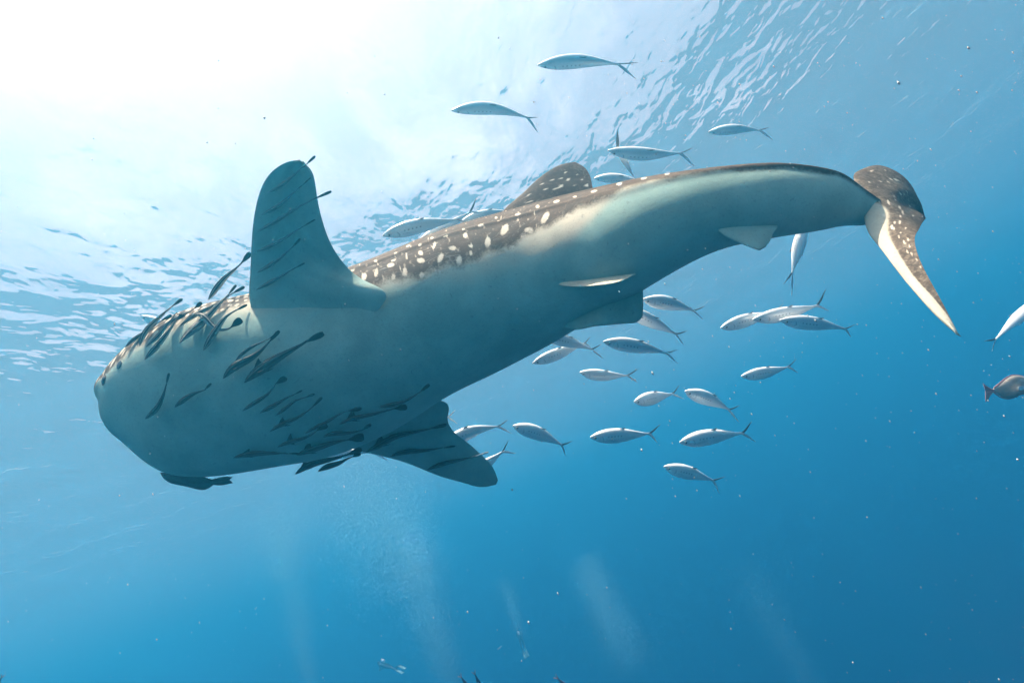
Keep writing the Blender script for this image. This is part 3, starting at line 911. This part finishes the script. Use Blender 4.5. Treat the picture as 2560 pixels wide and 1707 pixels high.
remora('thin remora with a small black tail, lower of the pale pair', Z2, S2, [(580,940),(680,865),(790,785),(880,755),(920,745),(966,724)], 36, 0.85)
remora('jet black remora with a dorsal fin curving across the mid belly', Z2, S2, [(525,1095),(640,1025),(780,965),(900,890),(980,820),(1038,758)], 46, 0.75, dorsal=(0.22, 48))
remora('black remora with a tall dorsal fin and round tail', Z2, S2, [(600,1245),(720,1195),(850,1160),(960,1105),(1020,1060),(1092,1028)], 44, 1.35, dorsal=(0.24, 66))
remora('faint remora with a blunt black tail above the round-tailed pair', Z2, S2, [(870,1115),(970,1055),(1080,1000),(1200,930),(1330,880),(1360,875),(1426,865)], 38, 1.25)
remora('long thin remora with a black fan tail near the far pectoral', Z2, S2, [(1200,1025),(1320,970),(1500,930),(1650,893),(1770,862),(1800,858),(1872,852)], 46, 1.7, dorsal=(0.16, 66))
remora('rearmost pale remora whose tail lifts to a small black oval', Z2, S2, [(1590,855),(1680,838),(1800,812),(1920,755),(2010,695),(2050,662),(2092,630)], 46, 0.95)
remora('dusky remora with an upturned tail above the big round tail', Z2, S2, [(1050,1145),(1150,1112),(1300,1105),(1400,1082),(1460,1062),(1520,1022)], 48, 0.8)
remora('straight dark remora lying level along the lower belly', Z2, S2, [(170,1350),(300,1318),(450,1304),(620,1304),(740,1306),(830,1308)], 60, 0.35, dorsal=(0.16, 34))
remora('pale backed remora with the biggest round black tail', Z2, S2, [(790,1322),(900,1282),(1050,1232),(1200,1190),(1330,1164),(1368,1156),(1450,1142)], 68, 1.5, dorsal=(0.14, 62))
remora('remora hanging below the belly edge, snout in open water', Z2, S2, [(775,1510),(860,1450),(960,1402),(1100,1370),(1250,1330),(1360,1290),(1430,1262)], 72, 1.0, dorsal=(0.12, 40), depth=(4.55, 4.70))
remora('lower of the two remoras hanging below the belly edge', Z2, S2, [(1000,1482),(1100,1432),(1200,1402),(1300,1352),(1375,1325),(1418,1308)], 58, 0.8, depth=(4.58, 4.72))
# --- under the far pectoral fin
FB1, FB2 = [BVHTree.FromPolygons([Vector(p) for p in v], f) for v, f in PECT]
remora('longest remora at the front edge of the far pectoral fin', Z3, S3, [(-110,545),(20,480),(160,400),(380,340),(560,300),(660,275),(742,255)], 72, 0.6, dorsal=(0.16, 60), on=FB2, lift=0.03)
remora('middle remora pressed under the far pectoral fin', Z3, S3, [(150,590),(300,545),(500,530),(680,502),(760,490),(832,482)], 54, 0.45, on=FB2, lift=0.03)
remora('outer remora under the far pectoral fin, pale tail sticking out behind', Z3, S3, [(530,735),(660,682),(850,632),(1030,592),(1090,572),(1182,545)], 48, 0.5, on=FB2, lift=0.03, tail_mat=M_finpale)
# --- clinging beneath the raised fin
remora('topmost remora under the raised fin, its tail past the fin tip', Z4, S4, [(340,385),(450,325),(560,235),(625,178),(660,150),(716,95)], 40, 0.75, on=FB1, lift=0.03)
remora('second remora from the top under the raised fin', Z4, S4, [(290,560),(420,490),(560,372),(630,310),(660,285),(682,264)], 40, 0.4, on=FB1, lift=0.03)
remora('third remora from the top under the raised fin, brown tail sticking out', Z4, S4, [(260,690),(380,622),(520,535),(660,455),(720,425),(842,372)], 40, 0.85, on=FB1, lift=0.03)
remora('fourth remora from the top under the raised fin', Z4, S4, [(240,850),(380,792),(520,712),(630,640),(670,615),(716,592)], 38, 0.5, on=FB1, lift=0.03)
remora('fifth remora from the top under the raised fin, short dark tail', Z4, S4, [(260,1010),(380,938),(480,862),(545,802),(565,785),(600,742)], 38, 0.75, on=FB1, lift=0.03)
remora('lowest remora under the raised fin', Z4, S4, [(250,1145),(370,1082),(490,1012),(570,965),(595,952),(632,934)], 40, 0.5, on=FB1, lift=0.03)

# --- heavy dark fish under the chin
def chin_fish():
    zo, sc = (360, 900), 4.61
    up = [(188,1296),(300,1300),(420,1308),(560,1322),(690,1345),(760,1368),(800,1380)]
    lo = [(188,1300),(240,1372),(320,1418),(440,1444),(600,1482),(705,1488),(800,1432)]
    d = 4.36
    U = curve([cp(x / sc + zo[0], y / sc + zo[1], d) for x, y in up], 40)
    Lw = curve([cp(x / sc + zo[0], y / sc + zo[1], d) for x, y in lo], 40)
    cen = (U + Lw) / 2; a = np.linalg.norm(U - Lw, axis=1) / 2 + 0.002
    T, D, L = frame_along(curve([cen[0], cen[20], cen[39]], 40), (0, 1, 0))
    Dn = nz(U - Lw + 1e-6)
    V, fc, uv = tube(cen, Dn, L, a, a * 0.62, 20)
    root = thing('chin_fish', 'stout dark fish with a forked tail pressed under the shark chin', 'fish', to_world(cen[20]))
    link_mesh('body', V, fc, M_chin, root, uv)
    def tri(name, le, te, th):
        V, fc, uv = fin_loft([cp(x / sc + zo[0], y / sc + zo[1], d) for x, y in le], [cp(x / sc + zo[0], y / sc + zo[1], d) for x, y in te], th, 14, 8)
        link_mesh(name, V, fc, M_chin, root, uv)
    tri('tail_fin', [(780,1372),(840,1358),(930,1342),(1022,1346)], [(780,1410),(850,1405),(930,1392),(985,1378)], (.02, .004))
    tri('tail_fin', [(785,1400),(850,1395),(930,1385),(985,1380)], [(785,1432),(850,1442),(950,1432),(1026,1416)], (.02, .004))
    tri('anal_fin', [(560,1460),(640,1482),(700,1492)], [(720,1440),(730,1460),(712,1490)], (.012, .004))
    V, fc = orb(cen[4] - nz(cen[4]) * a[4] * 0.6, 0.012, -cen[4], 0.5, 10, 6)
    link_mesh('eye', V, fc, M_eye, root)
M_chin = simple('dark olive fish skin', (0.06, 0.085, 0.08), 0.5, 0.4, 25)
chin_fish()

# ------------------------------------------------------------------ silver fish school
S_GROUP = 'silver mackerel swimming around the shark'
def silver(label, zo, sc, head, mid, tb, h, lobes, d=(5.6, 5.6), roll=-42, up=(0.0, 1.0, 0), dark_tail=True, fins=True, thick=0.62, broad=False):
    W = lambda p, dd: cp(p[0] / sc + zo[0], p[1] / sc + zo[1], dd)
    full = curve([W(head, d[0]), W(mid, (d[0] + d[1]) / 2), W(tb, d[1])], 60)
    s = np.linspace(0, 1, 60)
    prof = np.interp(s, [0, .02, .06, .12, .20, .30, .40, .50, .62, .74, .84, .92, 1.0],
                        [.07, .20, .42, .64, .85, .98, 1.0, .95, .78, .54, .33, .18, .13])
    k = np.hanning(7); k /= k.sum(); prof = np.convolve(np.r_[[prof[0]] * 3, prof, [prof[-1]] * 3], k, 'same')[3:-3]
    a = px_width(full, h / sc) * prof * 0.46
    T, D, L = frame_along(full, up, roll)
    tk = np.interp(s, [0, .1, .3, .7, 1], [.75, .68, thick, thick * .95, .55])
    rr_ = math.radians(roll)
    a = a / np.sqrt(math.cos(rr_) ** 2 + tk ** 2 * math.sin(rr_) ** 2)
    V, fc, uv = tube(full, D, L, a, a * tk, 22)
    root = thing('silver_mackerel', label, 'mackerel', to_world(full[28]), S_GROUP)
    link_mesh('body', V, fc, M_silver, root, uv)
    am = a.max()
    # forked tail: two swept blades
    e_in = full[-1]
    for i, lb in enumerate(lobes):
        tip = W(lb, d[1] + (0.05 if i else -0.05))
        side = 1 if i == 0 else -1
        b0 = full[-3] + D[-3] * a[-3] * 0.7 * side
        ax = tip - e_in; ln = np.linalg.norm(ax)
        perp = nz(D[-1] * side - (D[-1] * side @ nz(ax)) * nz(ax))
        fwd = nz(-T[-1] - (-T[-1] @ nz(ax)) * nz(ax))
        le = [b0, e_in + ax * .35 + fwd * ln * .07, e_in + ax * .72 + fwd * ln * .045, tip]
        te = [e_in + T[-1] * am * .10, e_in + ax * .30 + T[-1] * ln * .10, e_in + ax * .68 + T[-1] * ln * .05, tip + T[-1] * ln * .015]
        if broad:                              # tail turned broadside to the lens
            qv = nz(np.cross(ax, tip))
            q = np.array([0, .3, .65, 1.0]); hw = np.array([.05, .085, .06, .004]) * ln
            le = [e_in + ax * k_ + qv * h_ for k_, h_ in zip(q, hw)]
            te = [e_in + ax * k_ - qv * h_ for k_, h_ in zip(q, hw)]
        V, fc, uv = fin_loft(le, te, (a[-1] * 0.55, 0.003), 14, 8)
        link_mesh('tail_lobe', V, fc, M_findark if (dark_tail and i == 0) else M_finsilver, root, uv)
    if fins:
        i0, i1 = 26, 33
        b0 = full[i0] + D[i0] * a[i0] * .93; b1 = full[i1] + D[i1] * a[i1] * .9
        sw = b1 - b0; up_ = D[i0] * am * 0.34
        V, fc, uv = fin_loft([b0, b0 + up_ * .5 + sw * .55, b0 + up_ + sw * 1.05], [b1, b1 + up_ * .3, b0 + up_ * .9 + sw * 1.2], (am * .06, .002), 8, 6)
        link_mesh('dorsal_fin', V, fc, M_findark, root, uv)
        i0, i1 = 30, 36
        b0 = full[i0] - D[i0] * a[i0] * .93; b1 = full[i1] - D[i1] * a[i1] * .9
        sw = b1 - b0
        V, fc, uv = fin_loft([b0, b0 - up_ * .5 + sw * .6, b0 - up_ * .8 + sw * 1.1], [b1, b1 - up_ * .25, b0 - up_ * .75 + sw * 1.3], (am * .06, .002), 8, 6)
        link_mesh('anal_fin', V, fc, M_finpale, root, uv)
        i0 = 14
        b0 = full[i0] - D[i0] * a[i0] * .9; sw = full[i0 + 4] - full[i0]
        V, fc, uv = fin_loft([b0, b0 - up_ * .3 + sw * .6, b0 - up_ * .42 + sw * 1.3], [b0 + sw, b0 + sw * 1.1 - up_ * .12, b0 - up_ * .40 + sw * 1.5], (am * .05, .002), 7, 5)
        link_mesh('pelvic_fin', V, fc, M_finpale, root, uv)
    for sg in (1, -1):
        i = 5
        nrm = nz(L[i] * sg + D[i] * 0.18)
        c0 = full[i] + L[i] * sg * a[i] * tk[i] * 0.90 + D[i] * a[i] * 0.22
        V, fc = orb(c0, am * 0.17, nrm, 0.35, 12, 7)
        ir = link_mesh('eye', V, fc, M_iris, root)
        V, fc = orb(c0 + nrm * am * 0.025, am * 0.115, nrm, 0.4, 10, 6)
        link_mesh('pupil', V, fc, M_eye, ir)
        i = 15
        b0 = full[i] + L[i] * sg * a[i] * tk[i] * 0.97; sw = (full[i + 7] - full[i])
        V, fc, uv = fin_loft([b0 + D[i] * am * .07, b0 + D[i] * am * .08 + sw * .5 + L[i] * sg * am * .05, b0 + sw + L[i] * sg * am * .10],
                             [b0 - D[i] * am * .07, b0 - D[i] * am * .06 + sw * .45 + L[i] * sg * am * .03, b0 - D[i] * am * .02 + sw * .98 + L[i] * sg * am * .10], (am * .03, .001), 7, 5)
        link_mesh('pectoral_fin', V, fc, M_finsilver, root, uv)
    return root

A0 = ((1100, 100), 2.735); B0 = ((1320, 700), 2.8); C0 = ((940, 1000), 4.2); D0 = ((2360, 740), 5.225); E0 = ((940, 380), 5.6); P0 = ((0, 0), 1.0)
silver('topmost mackerel, alone against the pale bright water', *A0, (668,174),(950,148),(1225,168),104,[(1352,157),(1340,268)],(5.9,6.0),-68)
silver('arched mackerel high on the left of the topmost one, tail curving down', *A0, (78,484),(340,470),(605,535),94,[(670,530),(672,636)],(6.0,6.1),-66)
silver('spotted mackerel above the shark back, right of the dorsal fin', *A0, (1150,755),(1400,782),(1650,775),100,[(1728,740),(1740,866)],(6.1,6.2),-66)
silver('small mackerel right of the others against the rippled patches', *A0, (1838,628),(2020,612),(2190,618),76,[(2256,597),(2275,682)],(7.4,7.4),-66)
silver('mackerel turned away, only its tall dark tail fin showing upright', *A0, (1232,775),(1225,765),(1216,752),60,[(1212,610),(1325,936)],(7.0,6.3),0,broad=True)
silver('bright mackerel half hidden behind the shark back near the dorsal fin', *A0, (1055,945),(1220,948),(1400,975),74,[(1460,940),(1460,1020)],(6.6,6.5),-66)
silver('mackerel with its snout at the pelvic fin, highest of the right school', *B0, (803,135),(985,165),(1165,215),112,[(1236,185),(1226,276)],(6.0,6.1))
silver('mackerel emerging from behind the square pelvic fin corner', *B0, (660,190),(890,305),(1040,380),108,[(1116,355),(1090,453)],(6.1,6.2))
silver('brightest white mackerel just below the pelvic fin', *B0, (528,430),(745,462),(975,512),112,[(1048,487),(1050,583)],(5.9,6.0),-44)
silver('mackerel sloping down out from the belly edge, tail to the right', *B0, (90,385),(290,435),(450,485),96,[(512,450),(527,549)],(6.2,6.3))
silver('mackerel with its head low under the belly, tail hidden behind its neighbour', *B0, (32,582),(200,520),(400,442),92,[(437,395),(440,470)],(6.5,6.6))
silver('level mackerel by itself left of the school centre', *B0, (362,645),(530,668),(700,668),90,[(772,622),(768,718)],(6.8,6.8))
silver('smallest deep bodied mackerel in the middle of the right school', *B0, (742,852),(870,826),(1015,796),104,[(1060,735),(1096,834)],(7.2,7.3))
silver('mackerel diving to the right beside the smallest one', *B0, (1100,775),(1255,832),(1410,908),112,[(1480,878),(1479,996)],(6.5,6.6))
silver('mackerel furthest right of the school, dim blue with a raised tail', *B0, (1493,672),(1660,648),(1825,608),92,[(1878,552),(1890,648)],(7.4,7.5))
silver('left mackerel of the overlapping three under the tail', *B0, (1348,335),(1520,285),(1730,225),104,[(1788,165),(1790,260)],(6.6,6.7))
silver('middle mackerel of the overlapping three, its tail raised highest', *B0, (1575,275),(1800,237),(2030,178),112,[(2085,65),(2108,216)],(6.4,6.5))
silver('right mackerel of the overlapping three, with one dark tail lobe', *B0, (1765,280),(1990,305),(2225,342),112,[(2292,310),(2262,400)],(6.1,6.2),-44)
silver('mackerel in the lower row between two others, with dusky tail', *B0, (435,1100),(640,1087),(855,1075),114,[(925,1010),(906,1139)],(6.4,6.4),-44)
silver('lower row mackerel at the right end with a raised tail', *B0, (1062,1135),(1290,1096),(1505,1072),122,[(1565,990),(1594,1131)],(6.3,6.3),-44)
silver('lowest mackerel of the school, swimming alone over deep blue', *B0, (952,1303),(1120,1348),(1300,1402),108,[(1380,1375),(1338,1490)],(6.5,6.6))
silver('bright mackerel behind the far pectoral fin, head hidden', *C0, (640,560),(990,335),(1290,277),165,[(1382,208),(1428,351)],(6.6,6.7))
silver('mackerel in the lower row just right of the far pectoral fin', *C0, (1438,268),(1700,350),(1955,472),168,[(2064,428),(1990,586)],(6.5,6.6))
silver('mackerel behind the far pectoral fin tip, only its rear showing', *C0, (900,850),(1130,690),(1335,538),150,[(1392,415),(1470,560)],(6.8,6.9))
silver('mackerel hidden by the far pectoral fin except its forked tail', *C0, (380,230),(580,195),(760,178),120,[(832,104),(856,249)],(7.0,7.1),dark_tail=False)
silver('mackerel at the right frame edge, heading up and out', *D0, (1330,10),(960,290),(668,572),165,[(525,588),(628,720)],(6.6,6.4),0)
silver('mackerel hanging tail down below the shark tail stock', *P0, (2012,560),(1996,618),(1980,684),33,[(1959,710),(1979,738)],(5.9,6.0),10,up=(-1,0.2,0))
silver('large mackerel against the back in front of the dorsal fin', *E0, (95,1172),(620,1035),(1150,945),235,[(1300,985),(1255,1010)],(6.2,6.3),-44)
silver('mackerel behind the large one, its thin tail raised over the back', *E0, (560,1290),(960,1060),(1330,835),165,[(1408,635),(1528,856)],(6.5,6.6),-44)
silver('rearmost mackerel against the back, mostly hidden by the shark', *E0, (1180,985),(1560,880),(1980,850),170,[(2120,760),(2120,960)],(6.8,6.9),-44)
silver('small mackerel peeping out above the remoras on the head', *P0, (353,789),(400,812),(470,850),28,[(500,850),(498,880)],(6.8,6.9),-44)
silver('mackerel glimpsed between the belly and the far pectoral fin', *P0, (808,1150),(870,1132),(935,1130),22,[(960,1112),(972,1152)],(6.9,7.0),-44)

# ------------------------------------------------------------------ grey reef fish at the right edge
def reef_fish():
    d = 5.0
    zo, sc = D0
    W = lambda x, y, dd=d: cp(x / sc + zo[0], y / sc + zo[1], dd)
    up = curve([W(640,1212), W(720,1150), W(880,1040), W(1050,1055), W(1180,1130), W(1260,1220)], 44)
    lo = curve([W(640,1248), W(720,1300), W(840,1335), W(1010,1290), W(1150,1260), W(1260,1226)], 44)
    cen = (up + lo) / 2; a = np.linalg.norm(up - lo, axis=1) / 2
    Dn = nz(up - lo); T = nz(np.gradient(cen, axis=0)); L = nz(np.cross(T, Dn))
    V, fc, uv = tube(cen, Dn, L, a, a * 0.36, 24)
    root = thing('reef_fish', 'grey oval reef fish with pinkish fins cut by the right edge', 'fish', to_world(cen[22]))
    link_mesh('body', V, fc, M_reef, root, uv)
    def fin(name, le, te, th, m):
        V, fc, uv = fin_loft([W(*p) for p in le], [W(*p) for p in te], th, 16, 8)
        link_mesh(name, V, fc, m, root, uv)
    fin('tail_fin', [(650,1218),(590,1195),(540,1160),(512,1138)], [(645,1240),(590,1245),(550,1240),(540,1230)], (.02,.004), M_pink)
    fin('tail_fin', [(645,1232),(590,1240),(548,1240),(538,1235)], [(655,1256),(610,1300),(575,1350),(545,1385)], (.02,.004), M_pink)
    fin('dorsal_fin', [(648,1190),(720,1130),(880,1028),(1050,1045)], [(660,1215),(735,1165),(885,1055),(1050,1075)], (.01,.01), M_pink)
    fin('anal_fin', [(655,1270),(720,1318),(840,1348),(960,1318)], [(660,1245),(730,1285),(840,1318),(960,1290)], (.01,.01), M_pink)
    fin('pectoral_fin', [(1060,1180,4.93),(1010,1170,4.9),(970,1180,4.88)], [(1060,1215,4.93),(1010,1230,4.9),(968,1222,4.88)], (.006,.003), M_finpale)
    c0 = W(1195, 1165, 4.965)
    V, fc = orb(c0, 0.02, -c0, 0.5, 12, 7); link_mesh('eye', V, fc, M_eye, root)
M_reef = simple('grey brown reef fish skin', (0.34, 0.30, 0.26), 0.45, 0.25, 22)
M_pink = simple('pinkish fin', (0.40, 0.22, 0.22), 0.5, 0.3, 40)
reef_fish()

# ------------------------------------------------------------------ slim fish at the lower edge
def slim_fish(label, p0, p1, w, d):
    cen = curve([cp(*p0, d), cp((p0[0] + p1[0]) / 2 + 2, (p0[1] + p1[1]) / 2, d), cp(*p1, d)], 30)
    s = np.linspace(0, 1, 30)
    a = w / F * d * 0.5 * np.interp(s, [0, .1, .35, .7, .92, 1], [.15, .6, 1, .6, .2, .16])
    T, D, L = frame_along(cen, (-1, 0.3, 0))
    V, fc, uv = tube(cen, D, L, a, a * .6, 12)
    root = thing('slim_fish', label, 'fish', to_world(cen[12]), 'slim dark fish at the lower edge')
    link_mesh('body', V, fc, M_slim, root, uv)
    tb = cen[-2]; ln = np.linalg.norm(cen[-1] - cen[0]) * .2
    for sg in (1, -1):
        tip = tb + T[-1] * ln + D[-1] * ln * .45 * sg
        V, fc, uv = fin_loft([tb + D[-1] * a[-1] * sg, (tb + tip) / 2 + D[-1] * ln * .06 * sg, tip], [tb + T[-1] * ln * .3, tb + T[-1] * ln * .55 + D[-1] * ln * .12 * sg, tip + T[-1] * .002], (.004, .002), 8, 5)
        link_mesh('tail_lobe', V, fc, M_pink, root, uv)
    i = 12; b0 = cen[i] + D[i] * a[i] * .9
    V, fc, uv = fin_loft([b0, b0 + D[i] * a[i] * .5 + T[i] * ln * .2, b0 + D[i] * a[i] * .8 + T[i] * ln * .5], [b0 + T[i] * ln * .5, b0 + T[i] * ln * .55 + D[i] * a[i] * .3, b0 + D[i] * a[i] * .8 + T[i] * ln * .6], (.004, .002), 7, 5)
    link_mesh('dorsal_fin', V, fc, M_findark, root, uv)
M_slim = simple('dark blue slim fish skin', (0.07, 0.10, 0.16), 0.35, 0.4, 40)
slim_fish('left slim dark fish of the pair at the lower edge', (1180, 1740), (1153, 1692), 14, 6.0)
slim_fish('right slim dark fish of the pair at the lower edge', (1206, 1738), (1187, 1684), 13, 6.0)
slim_fish('slim dark fish alone at the lower edge, right of the pair', (1436, 1738), (1394, 1695), 14, 6.3)
slim_fish('slim dark fish whose tail shows in the lower left corner', (-28, 1735), (4, 1692), 14, 5.5)

# ------------------------------------------------------------------ bubbles, drifting specks
def octa_cloud(name, P, R, mat, label, stretch=None):
    base = np.array([[1,0,0],[-1,0,0],[0,1,0],[0,-1,0],[0,0,1],[0,0,-1]], float)
    fb = np.array([[0,2,4],[2,1,4],[1,3,4],[3,0,4],[2,0,5],[1,2,5],[3,1,5],[0,3,5]])
    n = len(P)
    sc = np.ones((n, 1, 3)) if stretch is None else stretch[:, None, :]
    V = (P[:, None, :] + base[None] * R[:, None, None] * sc).reshape(-1, 3)
    Fc = (fb[None] + 6 * np.arange(n)[:, None, None]).reshape(-1, 3)
    o = link_mesh(name, V, Fc.tolist(), mat, world=True, origin=P.mean(0))
    o['kind'] = 'stuff'; o['label'] = label; o['category'] = 'bubbles' if 'bubble' in name else 'specks'
    return o

def mat_bubble():
    b = NB('air bubble')
    tr = b.n('BsdfTransparent'); df = b.n('BsdfDiffuse', Color=(0.30, 0.74, 0.88, 1)); gl = b.n('BsdfGlossy', Roughness=0.05, Color=(0.6, 0.85, 0.95, 1))
    m0 = b.n('MixShader'); m0.inputs[0].default_value = 0.55
    b.l(df.outputs[0], m0.inputs[1]); b.l(gl.outputs[0], m0.inputs[2])
    m1 = b.n('MixShader'); m1.inputs[0].default_value = 0.75
    b.l(tr.outputs[0], m1.inputs[1]); b.l(m0.outputs[0], m1.inputs[2])
    b.l(m1.outputs[0], b.out.inputs[0])
    return b.m
M_bubble = mat_bubble()
M_speck = simple('pale drifting speck', (0.42, 0.41, 0.39), 0.6, 0.3, 50)

def plume(bottom, d, top_z, n, w0, w1, label):
    b = to_world(cp(*bottom, d)); n = int(n * 3.0)
    t = rng.random(n)
    z = b[2] + (top_z - b[2]) * t
    wid = w0 + (w1 - w0) * t
    ph = rng.random() * 6
    x = b[0] + rng.normal(0, 1, n) * wid * 0.5 + 0.12 * w1 * np.sin(t * 4 + ph)
    y = b[1] + rng.normal(0, 1, n) * wid * 0.5
    # thinner at both ends, denser cores
    keep = rng.random(n) < np.sin(np.pi * np.clip(t, 0, 1)) ** 0.6
    P = np.c_[x, y, z][keep]
    R = np.exp(rng.normal(math.log(0.0052), 0.35, len(P)))
    octa_cloud('bubbles', P, np.clip(R, 0.002, 0.03), M_bubble, label)

plume((1160, 1760), 17, -3.6, 26000, 0.35, 1.5, 'tallest column of diver bubbles below the far pectoral fin')
plume((800, 1760), 19, -3.4, 9000, 0.15, 1.2, 'column of bubbles spreading into a pale puff left of centre')
plume((725, 1450), 19, -2.6, 9000, 0.4, 1.4, 'pale puff of bubbles below the belly')
plume((1590, 1680), 19, -9.0, 12000, 0.9, 0.7, 'short hazy patch of bubbles right of centre')
plume((1010, 1500), 15, -3.0, 20000, 1.2, 1.6, 'wide faint veil of bubbles under the far pectoral fin')
plume((2040, 1740), 20, -12.0, 3500, 0.5, 1.0, 'thin faint column of bubbles at the lower right')
plume((1310, 1600), 20, -8.6, 1500, 0.2, 0.5, 'faint string of bubbles rising from a far diver')

def specks():
    n = 900
    px = np.r_[rng.uniform(-60, 2620, n), rng.uniform(1500, 2560, 260)]
    py = np.r_[rng.uniform(-60, 1760, n), rng.uniform(150, 1150, 260)]
    d = np.r_[0.9 + 6.5 * rng.random(n) ** 0.7, 1.2 + 4 * rng.random(260)]
    P = to_world(np.c_[(px - CX) / F * d, (CY - py) / F * d, -d])
    R = np.exp(rng.normal(math.log(0.0022), 0.45, len(P))) * (0.6 + 0.25 * d)
    st = np.c_[rng.uniform(.6, 1.2, len(P)), rng.uniform(.6, 1.2, len(P)), rng.uniform(.7, 2.2, len(P))]
    octa_cloud('plankton_specks', P, np.clip(R * 0.75, 0.001, 0.008), M_speck, 'pale plankton specks drifting in the water', st)
specks()

# ------------------------------------------------------------------ far divers
def diver(label, hip, d, facing, legs):
    """swimming diver: one continuous skinned body, with tank, fins and mask; facing/legs are camera-frame directions"""
    hpos = cp(*hip, d); f = nz(np.array(facing, float)); up = nz(np.array([-0.39, 0.87, -0.31]) - (np.array([-0.39, 0.87, -0.31]) @ f) * f)
    sd = np.cross(f, up)
    J = {}; R_ = {}
    def j(n, a, b, c, r): J[n] = hpos + f * a + up * b + sd * c; R_[n] = r
    j('hip', 0, 0, 0, .15); j('waist', .2, .02, 0, .14); j('chest', .42, .05, 0, .17); j('neck', .62, .07, 0, .07); j('head', .78, .10, 0, .11); j('crown', .88, .10, 0, .09)
    for s, n in ((1, 'l'), (-1, 'r')):
        j(n + 'sh', .52, .05, .19 * s, .075); j(n + 'el', .38, -.20, .25 * s, .055); j(n + 'wr', .58, -.30, .12 * s, .04); j(n + 'ha', .66, -.30, .08 * s, .045)
        kx = legs[0] if s > 0 else legs[1]
        j(n + 'th', -.08, -.02, .10 * s, .10); j(n + 'kn', -.50, -.04 - .12 * kx, .12 * s, .075); j(n + 'an', -.92, .02 + .10 * kx, .12 * s, .05); j(n + 'to', -1.05, .0 + .10 * kx, .12 * s, .045)
    names = list(J); idx = {n: i for i, n in enumerate(names)}
    E = [('hip','waist'),('waist','chest'),('chest','neck'),('neck','head'),('head','crown')]
    for n in 'lr':
        E += [('chest', n+'sh'),(n+'sh',n+'el'),(n+'el',n+'wr'),(n+'wr',n+'ha'),('hip',n+'th'),(n+'th',n+'kn'),(n+'kn',n+'an'),(n+'an',n+'to')]
    root = thing('person', label, 'person', to_world(hpos), 'far divers')
    w = to_world(np.array([J[n] for n in names])) - np.array(root.location)
    me = bpy.data.meshes.new('body'); me.from_pydata(w.tolist(), [(idx[a], idx[b]) for a, b in E], [])
    me.materials.append(M_suit)
    o = bpy.data.objects.new('body', me); C.objects.link(o); o.parent = root
    o.modifiers.new('skin', 'SKIN'); sb = o.modifiers.new('sub', 'SUBSURF'); sb.levels = 1; sb.render_levels = 1
    for i, n in enumerate(names):
        me.skin_vertices[0].data[i].radius = (R_[n], R_[n])
    me.skin_vertices[0].data[0].use_root = True
    a0 = J['waist'] + up * .24; a1 = J['chest'] + up * .26 + f * .1
    cen = curve([a0, a1], 16); q = np.linspace(0, 1, 16)
    rr = .09 * np.minimum(1, np.sqrt(np.clip(np.minimum(q, 1 - q) * 9, .02, 1)))
    V, fc, uv = tube(cen, np.tile(up, (16, 1)), np.tile(sd, (16, 1)), rr, rr, 14)
    link_mesh('air_tank', V, fc, M_tank, root, uv)
    for n in 'lr':
        t0 = J[n + 'an']; dirn = nz(J[n + 'to'] - J[n + 'an'])
        V, fc, uv = fin_loft([t0 + sd * .06, t0 + dirn * .3 + sd * .11, t0 + dirn * .62 + sd * .12], [t0 - sd * .06, t0 + dirn * .3 - sd * .11, t0 + dirn * .62 - sd * .12], (.05, .012), 12, 8)
        link_mesh('swim_fin', V, fc, M_tealfin, root, uv)
    V, fc = orb(J['head'] + f * .04 - up * .08, .075, -up * .6 + f * .6, .5, 12, 8)
    link_mesh('mask', V, fc, M_eye, root)
M_suit = simple('dark wetsuit', (0.02, 0.03, 0.04), 0.6, 0.3, 20)
M_tank = simple('pale air tank', (0.55, 0.58, 0.58), 0.35, 0.15, 12)
M_tealfin = simple('pale teal rubber', (0.16, 0.30, 0.30), 0.5, 0.2, 15)
diver('far diver in dark suit with pale teal fins, blurred by deep water', (968, 1664), 34, (-0.85, -0.15, -0.5), (1, -0.6))
diver('farthest diver, a dim shape below the thin bubble string', (1302, 1596), 42, (-0.3, 0.5, -0.8), (0.5, -0.4))
